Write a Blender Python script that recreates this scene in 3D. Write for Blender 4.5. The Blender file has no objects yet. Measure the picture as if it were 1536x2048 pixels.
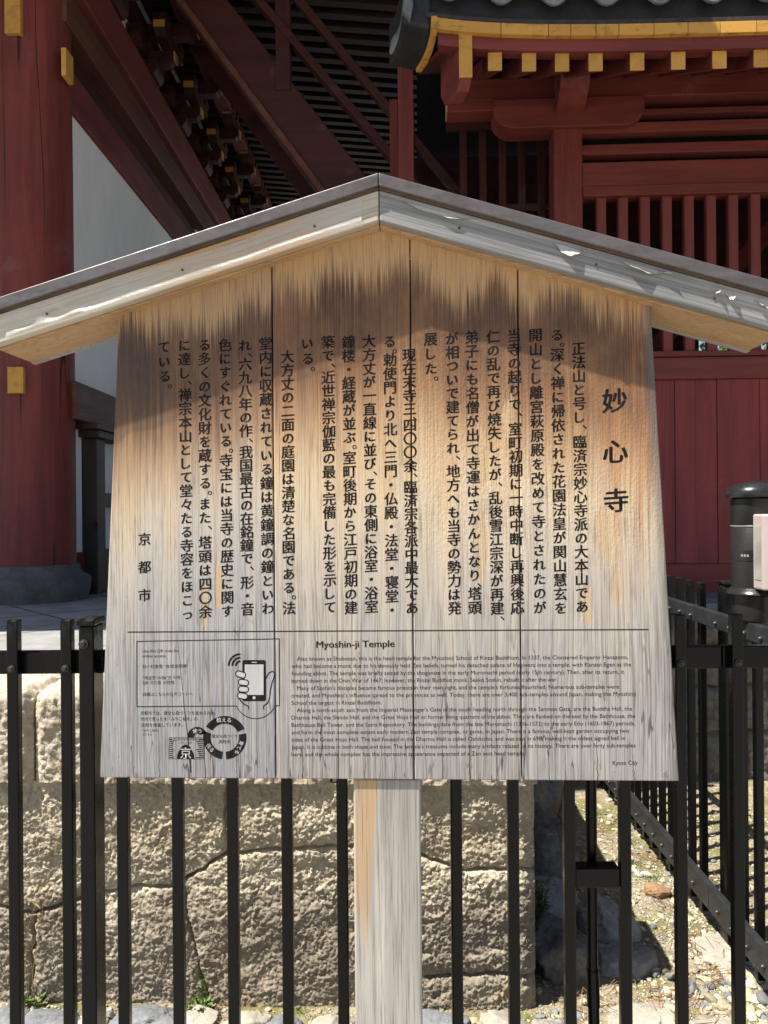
import bpy, bmesh, math, random
import numpy as np
from mathutils import Vector, Matrix
R = math.radians
random.seed(7)
SC = bpy.context.scene
COL = SC.collection

# ------------------------------------------------------------------ camera, world, sun, exposure
cam = bpy.data.cameras.new('camera')
cam.sensor_fit = 'VERTICAL'; cam.sensor_height = 36.0; cam.lens = 27.467
cam.clip_start = 0.05; cam.clip_end = 500
cob = bpy.data.objects.new('camera', cam); COL.objects.link(cob)
_yaw, _roll = -0.0422, -0.0082
_f = Vector((math.sin(_yaw), math.cos(_yaw), 0.0001)).normalized()
_r = Vector((math.cos(_yaw), -math.sin(_yaw), 0)); _u = _r.cross(_f)
_r2 = _r*math.cos(_roll) + _u*math.sin(_roll); _u2 = -_r*math.sin(_roll) + _u*math.cos(_roll)
cob.matrix_world = Matrix(((_r2.x, _u2.x, -_f.x, 0.0711), (_r2.y, _u2.y, -_f.y, -1.6154), (_r2.z, _u2.z, -_f.z, 1.5034), (0, 0, 0, 1)))
SC.camera = cob

TO_SUN = Vector((-0.50, -0.24, 1.0)).normalized()
SUN_STRENGTH, SKY_STRENGTH = 5.0, 0.068
world = bpy.data.worlds.new('World'); SC.world = world; world.use_nodes = True
wn = world.node_tree
sky = wn.nodes.new('ShaderNodeTexSky'); sky.sky_type = 'NISHITA'; sky.sun_disc = False
sky.sun_elevation = math.asin(TO_SUN.z); sky.sun_rotation = math.atan2(TO_SUN.x, TO_SUN.y) % (2*math.pi)
wn.links.new(sky.outputs[0], wn.nodes['Background'].inputs[0])
wn.nodes['Background'].inputs[1].default_value = SKY_STRENGTH
sl = bpy.data.lights.new('sun', 'SUN'); sl.energy = SUN_STRENGTH; sl.angle = R(0.53); sl.color = (1.0, 0.95, 0.87)
so = bpy.data.objects.new('sun', sl); COL.objects.link(so)
so.rotation_euler = TO_SUN.to_track_quat('Z', 'Y').to_euler(); so.location = (-5, -3, 10)
SC.view_settings.view_transform = 'Standard'; SC.view_settings.look = 'None'
SC.view_settings.exposure = 1.2; SC.view_settings.gamma = 1.0
SC.cycles.max_bounces = 8; SC.cycles.diffuse_bounces = 5

# ------------------------------------------------------------------ noise for real geometry
def _hash(ix, iy, iz, seed):
    h = (ix.astype(np.int64)*374761393 + iy.astype(np.int64)*668265263 + iz.astype(np.int64)*2147483647 + seed*1274126177) & 0xffffffff
    h = ((h ^ (h >> 13))*1274126177) & 0xffffffff
    h = h ^ (h >> 16)
    return (h & 0xffff)/65535.0
def vnoise(P, scale, seed=0):
    Q = np.asarray(P, float)*scale
    i = np.floor(Q).astype(np.int64); f = Q - i; f = f*f*(3-2*f)
    out = 0
    for dx in (0, 1):
        for dy in (0, 1):
            for dz in (0, 1):
                w = (f[:, 0] if dx else 1-f[:, 0])*(f[:, 1] if dy else 1-f[:, 1])*(f[:, 2] if dz else 1-f[:, 2])
                out = out + w*_hash(i[:, 0]+dx, i[:, 1]+dy, i[:, 2]+dz, seed)
    return out*2-1
def fbm(P, scale, octs=4, seed=0, gain=.5):
    o = 0; a = 1
    for k in range(octs):
        o = o + a*vnoise(P, scale*2.03**k, seed+k*17); a *= gain
    return o

def facets(P, scale, seed=0):
    """chipped stone: every random cell is a small tilted plane"""
    Q = np.stack([P[:, 0], P[:, 2]], 1)*scale
    Q = Q + .35*np.stack([vnoise(P, scale*.8, seed+71), vnoise(P, scale*.8, seed+72)], 1)
    i = np.floor(Q).astype(np.int64); best = np.full(len(Q), 1e9); out = np.zeros(len(Q)); z = np.zeros(len(Q), np.int64)
    for dx in (-1, 0, 1):
        for dy in (-1, 0, 1):
            cx, cy = i[:, 0]+dx, i[:, 1]+dy
            px = cx+_hash(cx, cy, z, seed); py = cy+_hash(cx, cy, z+1, seed)
            ex, ey = Q[:, 0]-px, Q[:, 1]-py; d = ex*ex+ey*ey; k = d < best
            val = (_hash(cx, cy, z+2, seed)-.5)*1.2 + ex*(_hash(cx, cy, z+3, seed)-.5)*2.2 + ey*(_hash(cx, cy, z+4, seed)-.5)*2.2
            out = np.where(k, val, out); best = np.where(k, d, best)
    return out
# ------------------------------------------------------------------ mesh building
def tag(o, label=None, cat=None, group=None, kind=None):
    if label: o['label'] = label
    if cat: o['category'] = cat
    if group: o['group'] = group
    if kind: o['kind'] = kind
    return o
def empty(name, loc=(0, 0, 0), rz=0, **k):
    o = bpy.data.objects.new(name, None); COL.objects.link(o)
    o.location = loc; o.rotation_euler = (0, 0, rz); o.empty_display_size = .1
    return tag(o, **k)
def mesh_np(name, V, T, mat, parent=None, smooth=False, n=3, attr=None):
    me = bpy.data.meshes.new(name)
    V = np.ascontiguousarray(V, np.float32); T = np.ascontiguousarray(T, np.int32)
    me.vertices.add(len(V)); me.vertices.foreach_set('co', V.ravel())
    me.loops.add(T.size); me.loops.foreach_set('vertex_index', T.ravel())
    me.polygons.add(len(T)); me.polygons.foreach_set('loop_start', np.arange(0, T.size, n, dtype=np.int32))
    if attr is not None:
        a = me.attributes.new('tint', 'FLOAT', 'POINT'); a.data.foreach_set('value', np.ascontiguousarray(attr, np.float32))
    me.update(calc_edges=True); me.validate()
    if smooth: me.polygons.foreach_set('use_smooth', np.ones(len(me.polygons), bool))
    me.materials.append(mat)
    o = bpy.data.objects.new(name, me); COL.objects.link(o)
    if parent: o.parent = parent
    return o
class MB:
    def __init__(s): s.v = []; s.f = []
    def add(s, v, f):
        b = len(s.v); s.v += [tuple(p) for p in v]; s.f += [tuple(i+b for i in q) for q in f]; return s
    def box(s, x0, x1, y0, y1, z0, z1):
        v = [(x, y, z) for z in (z0, z1) for y in (y0, y1) for x in (x0, x1)]
        return s.add(v, [(0, 2, 3, 1), (4, 5, 7, 6), (0, 1, 5, 4), (2, 6, 7, 3), (0, 4, 6, 2), (1, 3, 7, 5)])
    def prism(s, poly, axis, a, b):
        n = len(poly)
        def P(p, t): return {'x': (t, p[0], p[1]), 'y': (p[0], t, p[1]), 'z': (p[0], p[1], t)}[axis]
        v = [P(p, a) for p in poly] + [P(p, b) for p in poly]
        return s.add(v, [tuple(range(n)), tuple(range(2*n-1, n-1, -1))] + [(i, i+n, (i+1) % n+n, (i+1) % n) for i in range(n)])
    def bar(s, p, q, w, h, up=(0, 0, 1)):
        p = Vector(p); q = Vector(q); d = (q-p).normalized(); up = Vector(up)
        x = d.cross(up).normalized(); u = x.cross(d)
        v = [c + x*a*w/2 + u*b*h/2 for c in (p, q) for a, b in ((-1, -1), (1, -1), (1, 1), (-1, 1))]
        return s.add(v, [(0, 1, 2, 3), (7, 6, 5, 4), (0, 4, 5, 1), (1, 5, 6, 2), (2, 6, 7, 3), (3, 7, 4, 0)])
    def tube(s, pts, r, n=10, caps=True):
        pts = [Vector(p) for p in pts]; rs = r if hasattr(r, '__len__') else [r]*len(pts)
        b = len(s.v)
        for i, p in enumerate(pts):
            d = (pts[min(i+1, len(pts)-1)] - pts[max(i-1, 0)]).normalized()
            a = Vector((0, 0, 1)) if abs(d.z) < .9 else Vector((1, 0, 0))
            x = d.cross(a).normalized(); y = d.cross(x)
            for k in range(n):
                t = 2*math.pi*k/n; s.v.append(tuple(p + (x*math.cos(t)+y*math.sin(t))*rs[i]))
        for i in range(len(pts)-1):
            for k in range(n):
                s.f.append((b+i*n+k, b+i*n+(k+1) % n, b+(i+1)*n+(k+1) % n, b+(i+1)*n+k))
        if caps:
            s.f.append(tuple(b+k for k in range(n))[::-1]); s.f.append(tuple(b+(len(pts)-1)*n+k for k in range(n)))
        return s
    def lathe(s, prof, c=(0, 0), n=40):
        b = len(s.v)
        for r, z in prof:
            for k in range(n):
                t = 2*math.pi*k/n; s.v.append((c[0]+r*math.cos(t), c[1]+r*math.sin(t), z))
        m = len(prof)
        for i in range(m-1):
            for k in range(n):
                s.f.append((b+i*n+k, b+i*n+(k+1) % n, b+(i+1)*n+(k+1) % n, b+(i+1)*n+k))
        s.f.append(tuple(b+k for k in range(n))[::-1]); s.f.append(tuple(b+(m-1)*n+k for k in range(n)))
        return s
    def build(s, name, mat, parent=None, bevel=0, seg=2, smooth=False, loc=None):
        bm = bmesh.new()
        vs = [bm.verts.new(p) for p in s.v]
        for f in s.f:
            try: bm.faces.new([vs[i] for i in f])
            except ValueError: pass
        bmesh.ops.recalc_face_normals(bm, faces=bm.faces)
        if bevel:
            es = [e for e in bm.edges if len(e.link_faces) == 2 and e.calc_face_angle(0) > .5]
            bmesh.ops.bevel(bm, geom=es, offset=bevel, segments=seg, affect='EDGES', profile=.5, clamp_overlap=True)
        me = bpy.data.meshes.new(name); bm.to_mesh(me); bm.free()
        me.materials.append(mat)
        if smooth:
            me.polygons.foreach_set('use_smooth', np.ones(len(me.polygons), bool))
            try: me.set_sharp_from_angle(angle=R(40))
            except Exception: pass
        o = bpy.data.objects.new(name, me); COL.objects.link(o)
        if parent: o.parent = parent
        if loc: o.location = loc
        return o
def dup(o, parent=None):
    c = o.copy(); COL.objects.link(c); c.parent = parent
    return c

# ------------------------------------------------------------------ materials
class Mt:
    def __init__(s, name, rough=.6, metal=0., spec=.5):
        s.m = bpy.data.materials.new(name); s.m.use_nodes = True
        s.t = s.m.node_tree; s.b = s.t.nodes['Principled BSDF']
        s.b.inputs['Roughness'].default_value = rough; s.b.inputs['Metallic'].default_value = metal
        s.b.inputs['Specular IOR Level'].default_value = spec
        s.co = s.t.nodes.new('ShaderNodeTexCoord').outputs['Object']
    def put(s, inp, v):
        if isinstance(v, bpy.types.NodeSocket): s.t.links.new(v, inp)
        elif v is not None: inp.default_value = v
    def vec(s, scale=(1, 1, 1), rot=(0, 0, 0), loc=(0, 0, 0), src=None):
        n = s.t.nodes.new('ShaderNodeMapping'); s.put(n.inputs[0], src or s.co)
        n.inputs['Scale'].default_value = scale; n.inputs['Rotation'].default_value = rot; n.inputs['Location'].default_value = loc
        return n.outputs[0]
    def noise(s, vec, scale=1., detail=3., rough=.55, dist=0.):
        n = s.t.nodes.new('ShaderNodeTexNoise'); s.put(n.inputs['Vector'], vec)
        n.inputs['Scale'].default_value = scale; n.inputs['Detail'].default_value = detail
        n.inputs['Roughness'].default_value = rough; n.inputs['Distortion'].default_value = dist
        return n.outputs['Fac']
    def voro(s, vec, scale=1., feature='F1', out='Distance'):
        n = s.t.nodes.new('ShaderNodeTexVoronoi'); n.feature = feature; s.put(n.inputs['Vector'], vec); n.inputs['Scale'].default_value = scale
        return n.outputs[out]
    def math(s, op, a, b=0., c=None, clamp=False):
        n = s.t.nodes.new('ShaderNodeMath'); n.operation = op; n.use_clamp = clamp
        s.put(n.inputs[0], a); s.put(n.inputs[1], b)
        if c is not None: s.put(n.inputs[2], c)
        return n.outputs[0]
    def step(s, v, a, b, lo=0., hi=1.):
        n = s.t.nodes.new('ShaderNodeMapRange'); n.interpolation_type = 'SMOOTHSTEP'
        s.put(n.inputs[0], v); n.inputs[1].default_value = a; n.inputs[2].default_value = b
        n.inputs[3].default_value = lo; n.inputs[4].default_value = hi
        return n.outputs[0]
    def ramp(s, fac, stops):
        n = s.t.nodes.new('ShaderNodeValToRGB'); s.put(n.inputs[0], fac); e = n.color_ramp.elements
        while len(e) < len(stops): e.new(.5)
        for q, (p, c) in zip(e, stops): q.position = p; q.color = (*c, 1) if len(c) == 3 else c
        return n.outputs[0]
    def mix(s, fac, a, b, mode='MIX'):
        n = s.t.nodes.new('ShaderNodeMix'); n.data_type = 'RGBA'; n.blend_type = mode
        s.put(n.inputs[0], fac)
        for i, c in ((6, a), (7, b)):
            if isinstance(c, tuple): c = (*c, 1) if len(c) == 3 else c
            s.put(n.inputs[i], c)
        return n.outputs[2]
    def xyz(s, src=None):
        n = s.t.nodes.new('ShaderNodeSeparateXYZ'); s.put(n.inputs[0], src or s.co); return n.outputs
    def bump(s, h, strength=.4, dist=.002, nrm=None):
        n = s.t.nodes.new('ShaderNodeBump'); s.put(n.inputs['Height'], h); n.inputs['Strength'].default_value = strength
        n.inputs['Distance'].default_value = dist
        if nrm: s.put(n.inputs['Normal'], nrm)
        return n.outputs[0]
    def done(s, col, rough=None, nrm=None):
        if isinstance(col, tuple): col = (*col, 1)
        s.put(s.b.inputs['Base Color'], col); s.put(s.b.inputs['Roughness'], rough)
        if nrm: s.put(s.b.inputs['Normal'], nrm)
        return s.m

def simple(name, c1, c2, scale=6., stretch=(1, 1, 1), rough=.6, bump=.15, bd=.002, spec=.4, metal=0.):
    m = Mt(name, rough, metal, spec)
    v = m.vec(stretch); a = m.noise(v, scale, 4); b = m.noise(v, scale*7, 3)
    f = m.math('ADD', m.math('MULTIPLY', a, .65), m.math('MULTIPLY', b, .35))
    col = m.mix(m.step(f, .32, .68), c1, c2)
    return m.done(col, m.step(b, .2, .8, rough-.08, rough+.08), m.bump(b, bump, bd))

def mat_red(name, c, dark, axis, cracks=.0, rough=.62):
    """painted timber: chalky vermilion with streaks along its length and dirt"""
    m = Mt(name, rough, 0, .3)
    st = {'x': (.35, 5, 5), 'z': (5, 5, .35), 'y': (5, .35, 5)}[axis]
    v = m.vec(st)
    a = m.noise(v, 2.2, 5, .6); b = m.noise(v, 16, 4, .6); d = m.noise(m.co, 1.7, 4)
    f = m.math('ADD', m.math('MULTIPLY', a, .5), m.math('ADD', m.math('MULTIPLY', b, .25), m.math('MULTIPLY', d, .25)))
    col = m.mix(m.step(f, .36, .64), (dark[0]*.82, dark[1]*.8, dark[2]*.8), c)
    dirt = m.step(m.noise(m.co, 3.1, 6, .7), .58, .75)
    col = m.mix(m.math('MULTIPLY', dirt, .55), col, (c[0]*.9+.03, c[1]*1.5+.03, c[2]*1.6+.03))
    if cracks:
        k = m.math('ABSOLUTE', m.math('SUBTRACT', m.noise(m.vec({'x': (.12, 3, 3), 'z': (3, 3, .12), 'y': (3, .12, 3)}[axis]), 1.6, 2), .5))
        cm = m.math('MULTIPLY', m.step(k, .003, .009, 1., 0.), m.step(m.noise(m.co, .9, 2), .42, .58))
        col = m.mix(m.math('MULTIPLY', cm, cracks), col, (.012, .006, .005))
    return m.done(col, m.step(b, .2, .8, rough-.1, rough+.1), m.bump(b, .25, .002))
RED, RED_D = (.185, .040, .032), (.125, .025, .021)
m_red_x = mat_red('red_paint_along', RED, RED_D, 'x')
m_red_z = mat_red('red_paint_upright', RED, RED_D, 'z')
m_red_y = mat_red('red_paint_deep', RED, RED_D, 'y')
m_pillar = mat_red('red_pillar_paint', (.20, .039, .031), (.13, .025, .020), 'z', cracks=.9)
m_panel = mat_red('red_panel_paint', (.23, .039, .040), (.165, .028, .029), 'z', cracks=.35)
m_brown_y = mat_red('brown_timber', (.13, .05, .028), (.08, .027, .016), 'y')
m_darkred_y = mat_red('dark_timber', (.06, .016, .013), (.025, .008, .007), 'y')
m_red_shade_x = mat_red('shaded_red_paint', (.066, .0165, .0135), (.036, .0095, .0085), 'x')  # darker copies of the red: eave shade on stair and recessed bay painted in
m_red_shade_z = mat_red('shaded_red_paint_upright', (.066, .0165, .0135), (.036, .0095, .0085), 'z')
m_rafter = mat_red('shaded_rafter', (.024, .010, .0095), (.011, .0055, .0055), 'x')  # gloom under the eave is put into the rafter colour
m_dark = simple('dark_old_wood', (.02, .013, .01), (.05, .03, .022), 5, (4, 4, .5))
def mat_ochre(name, worn):
    m = Mt(name, .6, 0, .3)
    oi = m.t.nodes.new('ShaderNodeObjectInfo'); a = m.noise(m.co, 14, 5, .65); b = m.noise(m.vec((9, 9, 60)), 1., 4, .6)
    col = m.mix(oi.outputs['Random'], (.53, .28, .055), (.43, .22, .042))
    col = m.mix(m.step(a, .50, .72, 0., .45 if not worn else .75), col, (.22, .105, .025))
    col = m.mix(m.step(b, .30, .42, .5, 0.), col, (.16, .08, .022))
    return m.done(col, m.step(a, .2, .8, .5, .72), m.bump(b, .3, .002))
m_gold = mat_ochre('ochre_paint', False); m_gold_x = mat_ochre('ochre_paint_worn', True)
m_plaster = simple('white_plaster', (.86, .86, .87), (.76, .76, .765), 1.4, (1, 1, .45), .85, .08)
m_tile = simple('grey_roof_tile', (.20, .21, .22), (.10, .105, .11), 9, (1, 1, 1), .5, .2)
m_tile_dark = simple('dark_roof_tile', (.022, .023, .026), (.010, .0105, .012), 9, (1, 1, 1), .6, .2)
m_basestone = simple('grey_base_stone', (.13, .125, .115), (.075, .07, .065), 8, (1, 1, 1.6), .85, .5, .003)
m_black = None
def mat_iron():
    m = Mt('black_iron_paint', .3, 0, .2)
    a = m.noise(m.co, 30, 4); d = m.noise(m.vec((40, 40, 4)), 1., 4)
    dust = m.step(m.noise(m.co, 9, 5, .7), .56, .8)
    wear = m.math('MULTIPLY', m.step(m.xyz()[2], 1.19, 1.262), m.step(m.noise(m.co, 70, 4, .7), .42, .62))
    dust = m.math('ADD', dust, m.math('MULTIPLY', wear, 3.2))
    col = m.mix(m.math('MULTIPLY', dust, .14), (.003, .0032, .0037), (.035, .033, .030))
    return m.done(col, m.step(m.math('ADD', m.math('MULTIPLY', a, .5), m.math('MULTIPLY', dust, .5)), .2, .8, .26, .5), m.bump(d, .05, .001))
m_iron = mat_iron()
m_iron_sunlit = simple('sunlit_iron_paint', (.027, .0285, .031), (.013, .0135, .015), 14, (1, 1, 1), .42, .1, .001, .35)  # paler iron for the side rails: sun and sky sheen painted into the colour
m_steel = simple('bolt_steel', (.05, .05, .05), (.025, .025, .025), 40, (1, 1, 1), .42, .1, .0005, .4, .2)

def mat_board():
    m = Mt('weathered_board_wood', .58, 0, .35)
    X, Y, Z = m.xyz()[0:3]
    ax = m.math('ABSOLUTE', X)
    plank = m.math('ADD', m.math('GREATER_THAN', X, -.227), m.math('ADD', m.math('GREATER_THAN', X, .061), m.math('GREATER_THAN', X, .282)))
    pv = m.t.nodes.new('ShaderNodeCombineXYZ'); m.put(pv.inputs[2], m.math('MULTIPLY', plank, 3.7))
    sh = m.t.nodes.new('ShaderNodeVectorMath'); sh.operation = 'ADD'; m.put(sh.inputs[0], m.co); m.put(sh.inputs[1], pv.outputs[0]); C = sh.outputs[0]
    wob = m.t.nodes.new('ShaderNodeVectorMath'); wob.operation = 'MULTIPLY_ADD'
    wn_ = m.t.nodes.new('ShaderNodeTexNoise'); m.put(wn_.inputs['Vector'], m.vec((6, 1, 2.2), src=C)); wn_.inputs['Scale'].default_value = 1.; wn_.inputs['Detail'].default_value = 1
    m.put(wob.inputs[0], wn_.outputs['Color']); wob.inputs[1].default_value = (.02, 0, 0); m.put(wob.inputs[2], C); C = wob.outputs[0]
    g1 = m.noise(m.vec((250, 20, 2.6), src=C), 1., 1.5, .55)
    g2 = m.noise(m.vec((85, 10, 1.2), src=C), 1., 2, .55)
    g3 = m.noise(m.vec((17, 3, 1.1), src=C), 1., 3)
    g4 = m.noise(m.vec((420, 20, 40), src=C), 1., 2)
    g5 = m.noise(m.vec((180, 10, 2.0), loc=(5, 0, 2), src=C), 1., 2, .5)
    g6 = m.noise(m.vec((9, 2, .7), loc=(2, 0, 0), src=C), 1., 3)
    t = m.math('ADD', Z, m.math('ADD', m.math('MULTIPLY', m.math('SUBTRACT', g2, .5), .22), m.math('ADD', m.math('MULTIPLY', m.math('SUBTRACT', g6, .5), .30), m.math('MULTIPLY', m.math('SUBTRACT', g3, .5), .34))))
    base = m.ramp(m.math('DIVIDE', t, 1.2), [(0, (.27, .27, .275)), (.20, (.325, .32, .318)), (.31, (.39, .37, .34)), (.41, (.48, .43, .355)), (.50, (.54, .44, .31)), (.58, (.51, .37, .225)), (.67, (.44, .285, .15)), (.80, (.44, .28, .14)), (1, (.46, .30, .155))])
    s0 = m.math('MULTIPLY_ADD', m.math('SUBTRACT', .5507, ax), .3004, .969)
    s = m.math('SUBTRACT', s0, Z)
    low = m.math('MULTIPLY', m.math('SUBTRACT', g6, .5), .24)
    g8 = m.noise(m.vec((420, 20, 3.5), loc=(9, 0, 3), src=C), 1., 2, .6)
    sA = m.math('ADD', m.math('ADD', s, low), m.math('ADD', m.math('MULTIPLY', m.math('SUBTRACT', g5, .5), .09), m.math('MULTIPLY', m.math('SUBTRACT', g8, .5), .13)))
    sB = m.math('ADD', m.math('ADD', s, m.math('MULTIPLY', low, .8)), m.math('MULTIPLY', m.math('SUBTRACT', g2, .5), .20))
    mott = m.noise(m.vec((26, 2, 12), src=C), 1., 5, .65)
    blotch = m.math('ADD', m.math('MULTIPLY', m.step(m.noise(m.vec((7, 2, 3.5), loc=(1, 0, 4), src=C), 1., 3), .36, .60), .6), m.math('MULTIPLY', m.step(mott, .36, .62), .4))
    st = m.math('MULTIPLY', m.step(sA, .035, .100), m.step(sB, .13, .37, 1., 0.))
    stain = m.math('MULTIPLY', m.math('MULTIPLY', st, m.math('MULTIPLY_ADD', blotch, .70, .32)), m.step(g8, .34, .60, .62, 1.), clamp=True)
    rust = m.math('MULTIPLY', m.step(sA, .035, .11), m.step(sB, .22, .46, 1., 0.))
    col = m.mix(m.math('MULTIPLY', rust, .80), base, (.215, .100, .046))
    rr = m.math('MULTIPLY', m.math('MULTIPLY', m.step(m.math('ADD', X, m.math('MULTIPLY', g2, .06)), .44, .53), m.step(X, .535, .56, 1., 0.)), m.math('MULTIPLY', m.step(Z, .30, .55), m.step(g5, .38, .6)))
    col = m.mix(m.math('MULTIPLY', rr, .7), col, (.40, .19, .075))
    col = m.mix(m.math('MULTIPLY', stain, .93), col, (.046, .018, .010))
    pf = m.ramp(m.math('DIVIDE', plank, 3.), [(0, (.93, .93, .95)), (.33, (1.04, .99, .92)), (.67, (.90, .90, .91)), (1, (1.06, 1.02, .96))])
    m.t.nodes[-1].color_ramp.interpolation = 'CONSTANT'
    col = m.mix(1., col, pf, 'MULTIPLY')
    # black weather streaks on the left shoulder and along the right edge
    dx = m.math('DIVIDE', m.math('ADD', X, .52), .11); dz = m.math('DIVIDE', m.math('SUBTRACT', Z, .83), .17)
    dd = m.math('SQRT', m.math('ADD', m.math('MULTIPLY', dx, dx), m.math('MULTIPLY', dz, dz)))
    lb = m.math('MULTIPLY', m.step(m.math('ADD', dd, m.math('MULTIPLY', m.math('SUBTRACT', g2, .5), 2.2)), .25, .95, 1., 0.), .62)
    col = m.mix(lb, col, (.040, .030, .024))
    rx = m.math('ADD', m.math('SUBTRACT', X, m.math('MULTIPLY_ADD', Z, -.0509, .6)), m.math('MULTIPLY', m.math('SUBTRACT', g3, .5), .05))
    col = m.mix(m.math('MULTIPLY', m.step(rx, -.028, .0), .75), col, (.12, .115, .11))
    # bare lighter wood where the film has flaked away
    pm = 0.
    ej = m.math('ADD', m.math('MULTIPLY', m.math('SUBTRACT', g2, .5), 1.6), m.math('ADD', m.math('MULTIPLY', m.math('SUBTRACT', g5, .5), 1.1), m.math('MULTIPLY', m.math('SUBTRACT', mott, .5), 1.5)))
    for cx, cz, rx_, rz in ((.262, .735, .016, .075), (.204, .66, .014, .085), (.204, .50, .013, .09), (.455, .50, .026, .06), (.478, .40, .012, .05), (.415, .36, .010, .05), (-.343, .40, .010, .05), (-.375, .36, .006, .05), (.02, .60, .008, .07)):
        ux = m.math('DIVIDE', m.math('SUBTRACT', X, cx), rx_); uz = m.math('DIVIDE', m.math('SUBTRACT', Z, cz), rz)
        dd_ = m.math('ADD', m.math('SQRT', m.math('ADD', m.math('MULTIPLY', ux, ux), m.math('MULTIPLY', uz, uz))), ej)
        pm = m.math('MAXIMUM', pm, m.step(dd_, .85, 1.0, 1., 0.))
    col = m.mix(m.math('MULTIPLY', pm, .75), col, (.51, .36, .20))
    pb = m.math('MULTIPLY', m.step(m.noise(m.vec((34, 2, 10), src=C), 1., 4, .65), .60, .63), m.step(m.math('ADD', Z, m.math('MULTIPLY', g2, .05)), .05, .085, 1., 0.))
    col = m.mix(m.math('MULTIPLY', pb, .8), col, (.13, .115, .11))
    # grain lines
    g7 = m.noise(m.vec((330, 20, 9), loc=(1, 0, 7), src=C), 1., 2, .6)
    grey = m.step(m.math('ADD', Z, m.math('MULTIPLY', g6, .3)), .35, .75, 1., .25)
    free = m.math('SUBTRACT', 1., m.math('MULTIPLY', st, .85), clamp=True)
    col = m.mix(m.math('MULTIPLY', m.step(g1, .36, .50, .50, 0.), m.math('MULTIPLY_ADD', grey, .7, .3)), col, (.10, .07, .05))
    col = m.mix(m.step(g7, .30, .46, .55, 0.), col, (.09, .07, .056))
    col = m.mix(m.math('MULTIPLY', m.step(g2, .54, .70, 0., .24), m.math('MULTIPLY', free, grey)), col, (.62, .56, .47))
    col = m.mix(m.math('MULTIPLY', m.step(g7, .54, .66, 0., .30), m.math('MULTIPLY', free, grey)), col, (.60, .55, .48))
    col = m.mix(m.step(mott, .52, .72, 0., .22), col, (.14, .10, .075))
    crk = m.math('MULTIPLY', m.step(m.math('ABSOLUTE', m.math('SUBTRACT', g3, .5)), .0, .006, 1., 0.), m.step(Z, .02, .5, .85, 0.))
    col = m.mix(crk, col, (.03, .026, .025))
    # black specks
    sp = m.step(m.noise(m.vec((230, 10, 130), src=C), 1., 2), .70, .74)
    sp = m.math('MULTIPLY', sp, m.step(m.math('ADD', ax, m.math('MULTIPLY', g3, .2)), .45, .60))
    col = m.mix(m.math('MULTIPLY', sp, .8), col, (.03, .03, .03))
    h = m.math('ADD', m.math('ADD', m.math('MULTIPLY', g1, .4), m.math('MULTIPLY', g7, .4)), m.math('ADD', m.math('MULTIPLY', g2, .5), m.math('MULTIPLY', g4, .3)))
    h = m.math('SUBTRACT', h, m.math('MULTIPLY', pm, .35))
    film = m.math('MULTIPLY', m.math('MULTIPLY', m.step(X, -.08, .12), m.step(Z, .36, .55)), m.noise(m.vec((170, 10, 120), src=C), 1., 2))
    h = m.math('ADD', h, m.math('MULTIPLY', film, .9))
    return m.done(col, m.step(g4, .2, .8, .42, .68), m.bump(h, .5, .0022))

def mat_wood(name, cols, axis='z', rot=0., stripe=None, rough=.65, patch=None, fine=1.):
    m = Mt(name, rough, 0, .3)
    src = m.vec((1, 1, 1), (0, rot, 0)) if rot else m.co
    st = {'x': (3, 60, 60), 'z': (60, 60, 2.2), 'y': (60, 3, 60)}[axis]
    st2 = {'x': (5, 240, 240), 'z': (240, 240, 5), 'y': (240, 5, 240)}[axis]
    st = tuple(v*fine if v > 20 else v for v in st); st2 = tuple(v*fine if v > 20 else v for v in st2)
    st3 = {'x': (1.2, 12, 12), 'z': (12, 12, 1.2), 'y': (12, 1.2, 12)}[axis]
    a = m.noise(m.vec(st, src=src), 1., 4, .6, .6); b = m.noise(m.vec(st2, src=src), 1., 3, .6); c = m.noise(m.vec(st3, src=src), 1., 3, .5, .4)
    f = m.math('ADD', m.math('MULTIPLY', a, .5), m.math('MULTIPLY', c, .5))
    col = m.ramp(f, list(zip((.28, .45, .58, .72), cols)))
    if patch:
        col = m.mix(m.math('MULTIPLY', patch(m, src, a, c), .85), col, patch.col)
    col = m.mix(m.step(b, .3, .5, .5, 0.), col, (cols[0][0]*.35, cols[0][1]*.35, cols[0][2]*.35))
    h = m.math('ADD', m.math('MULTIPLY', a, .5), m.math('MULTIPLY', b, .5))
    return m.done(col, None, m.bump(h, .6, .0025))
GREYS = ((.15, .148, .145), (.25, .247, .243), (.34, .335, .325), (.46, .45, .43))
def _pp(m, src, a, c):
    X, Y, Z = m.xyz(src)[0:3]
    xx = m.math('ADD', X, m.math('MULTIPLY', m.math('SUBTRACT', c, .5), .10))
    k = m.math('MULTIPLY', m.math('MULTIPLY', m.step(xx, -.056, -.048), m.step(a, .34, .5)), m.step(xx, -.026, -.014, 1., 0.))
    return m.math('MULTIPLY', k, m.step(m.math('ADD', Z, m.math('MULTIPLY', m.math('SUBTRACT', a, .5), .35)), -.36, -.22))
_pp.col = (.44, .285, .145)
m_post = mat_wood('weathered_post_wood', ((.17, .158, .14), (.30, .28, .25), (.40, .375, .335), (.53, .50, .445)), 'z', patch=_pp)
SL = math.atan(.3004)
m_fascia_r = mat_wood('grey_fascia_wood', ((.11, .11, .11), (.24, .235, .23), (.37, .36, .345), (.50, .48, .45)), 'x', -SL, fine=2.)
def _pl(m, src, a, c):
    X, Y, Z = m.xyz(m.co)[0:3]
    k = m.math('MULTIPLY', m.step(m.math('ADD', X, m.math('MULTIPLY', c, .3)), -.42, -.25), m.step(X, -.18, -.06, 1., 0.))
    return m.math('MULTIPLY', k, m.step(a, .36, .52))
_pl.col = (.45, .26, .11)
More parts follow.
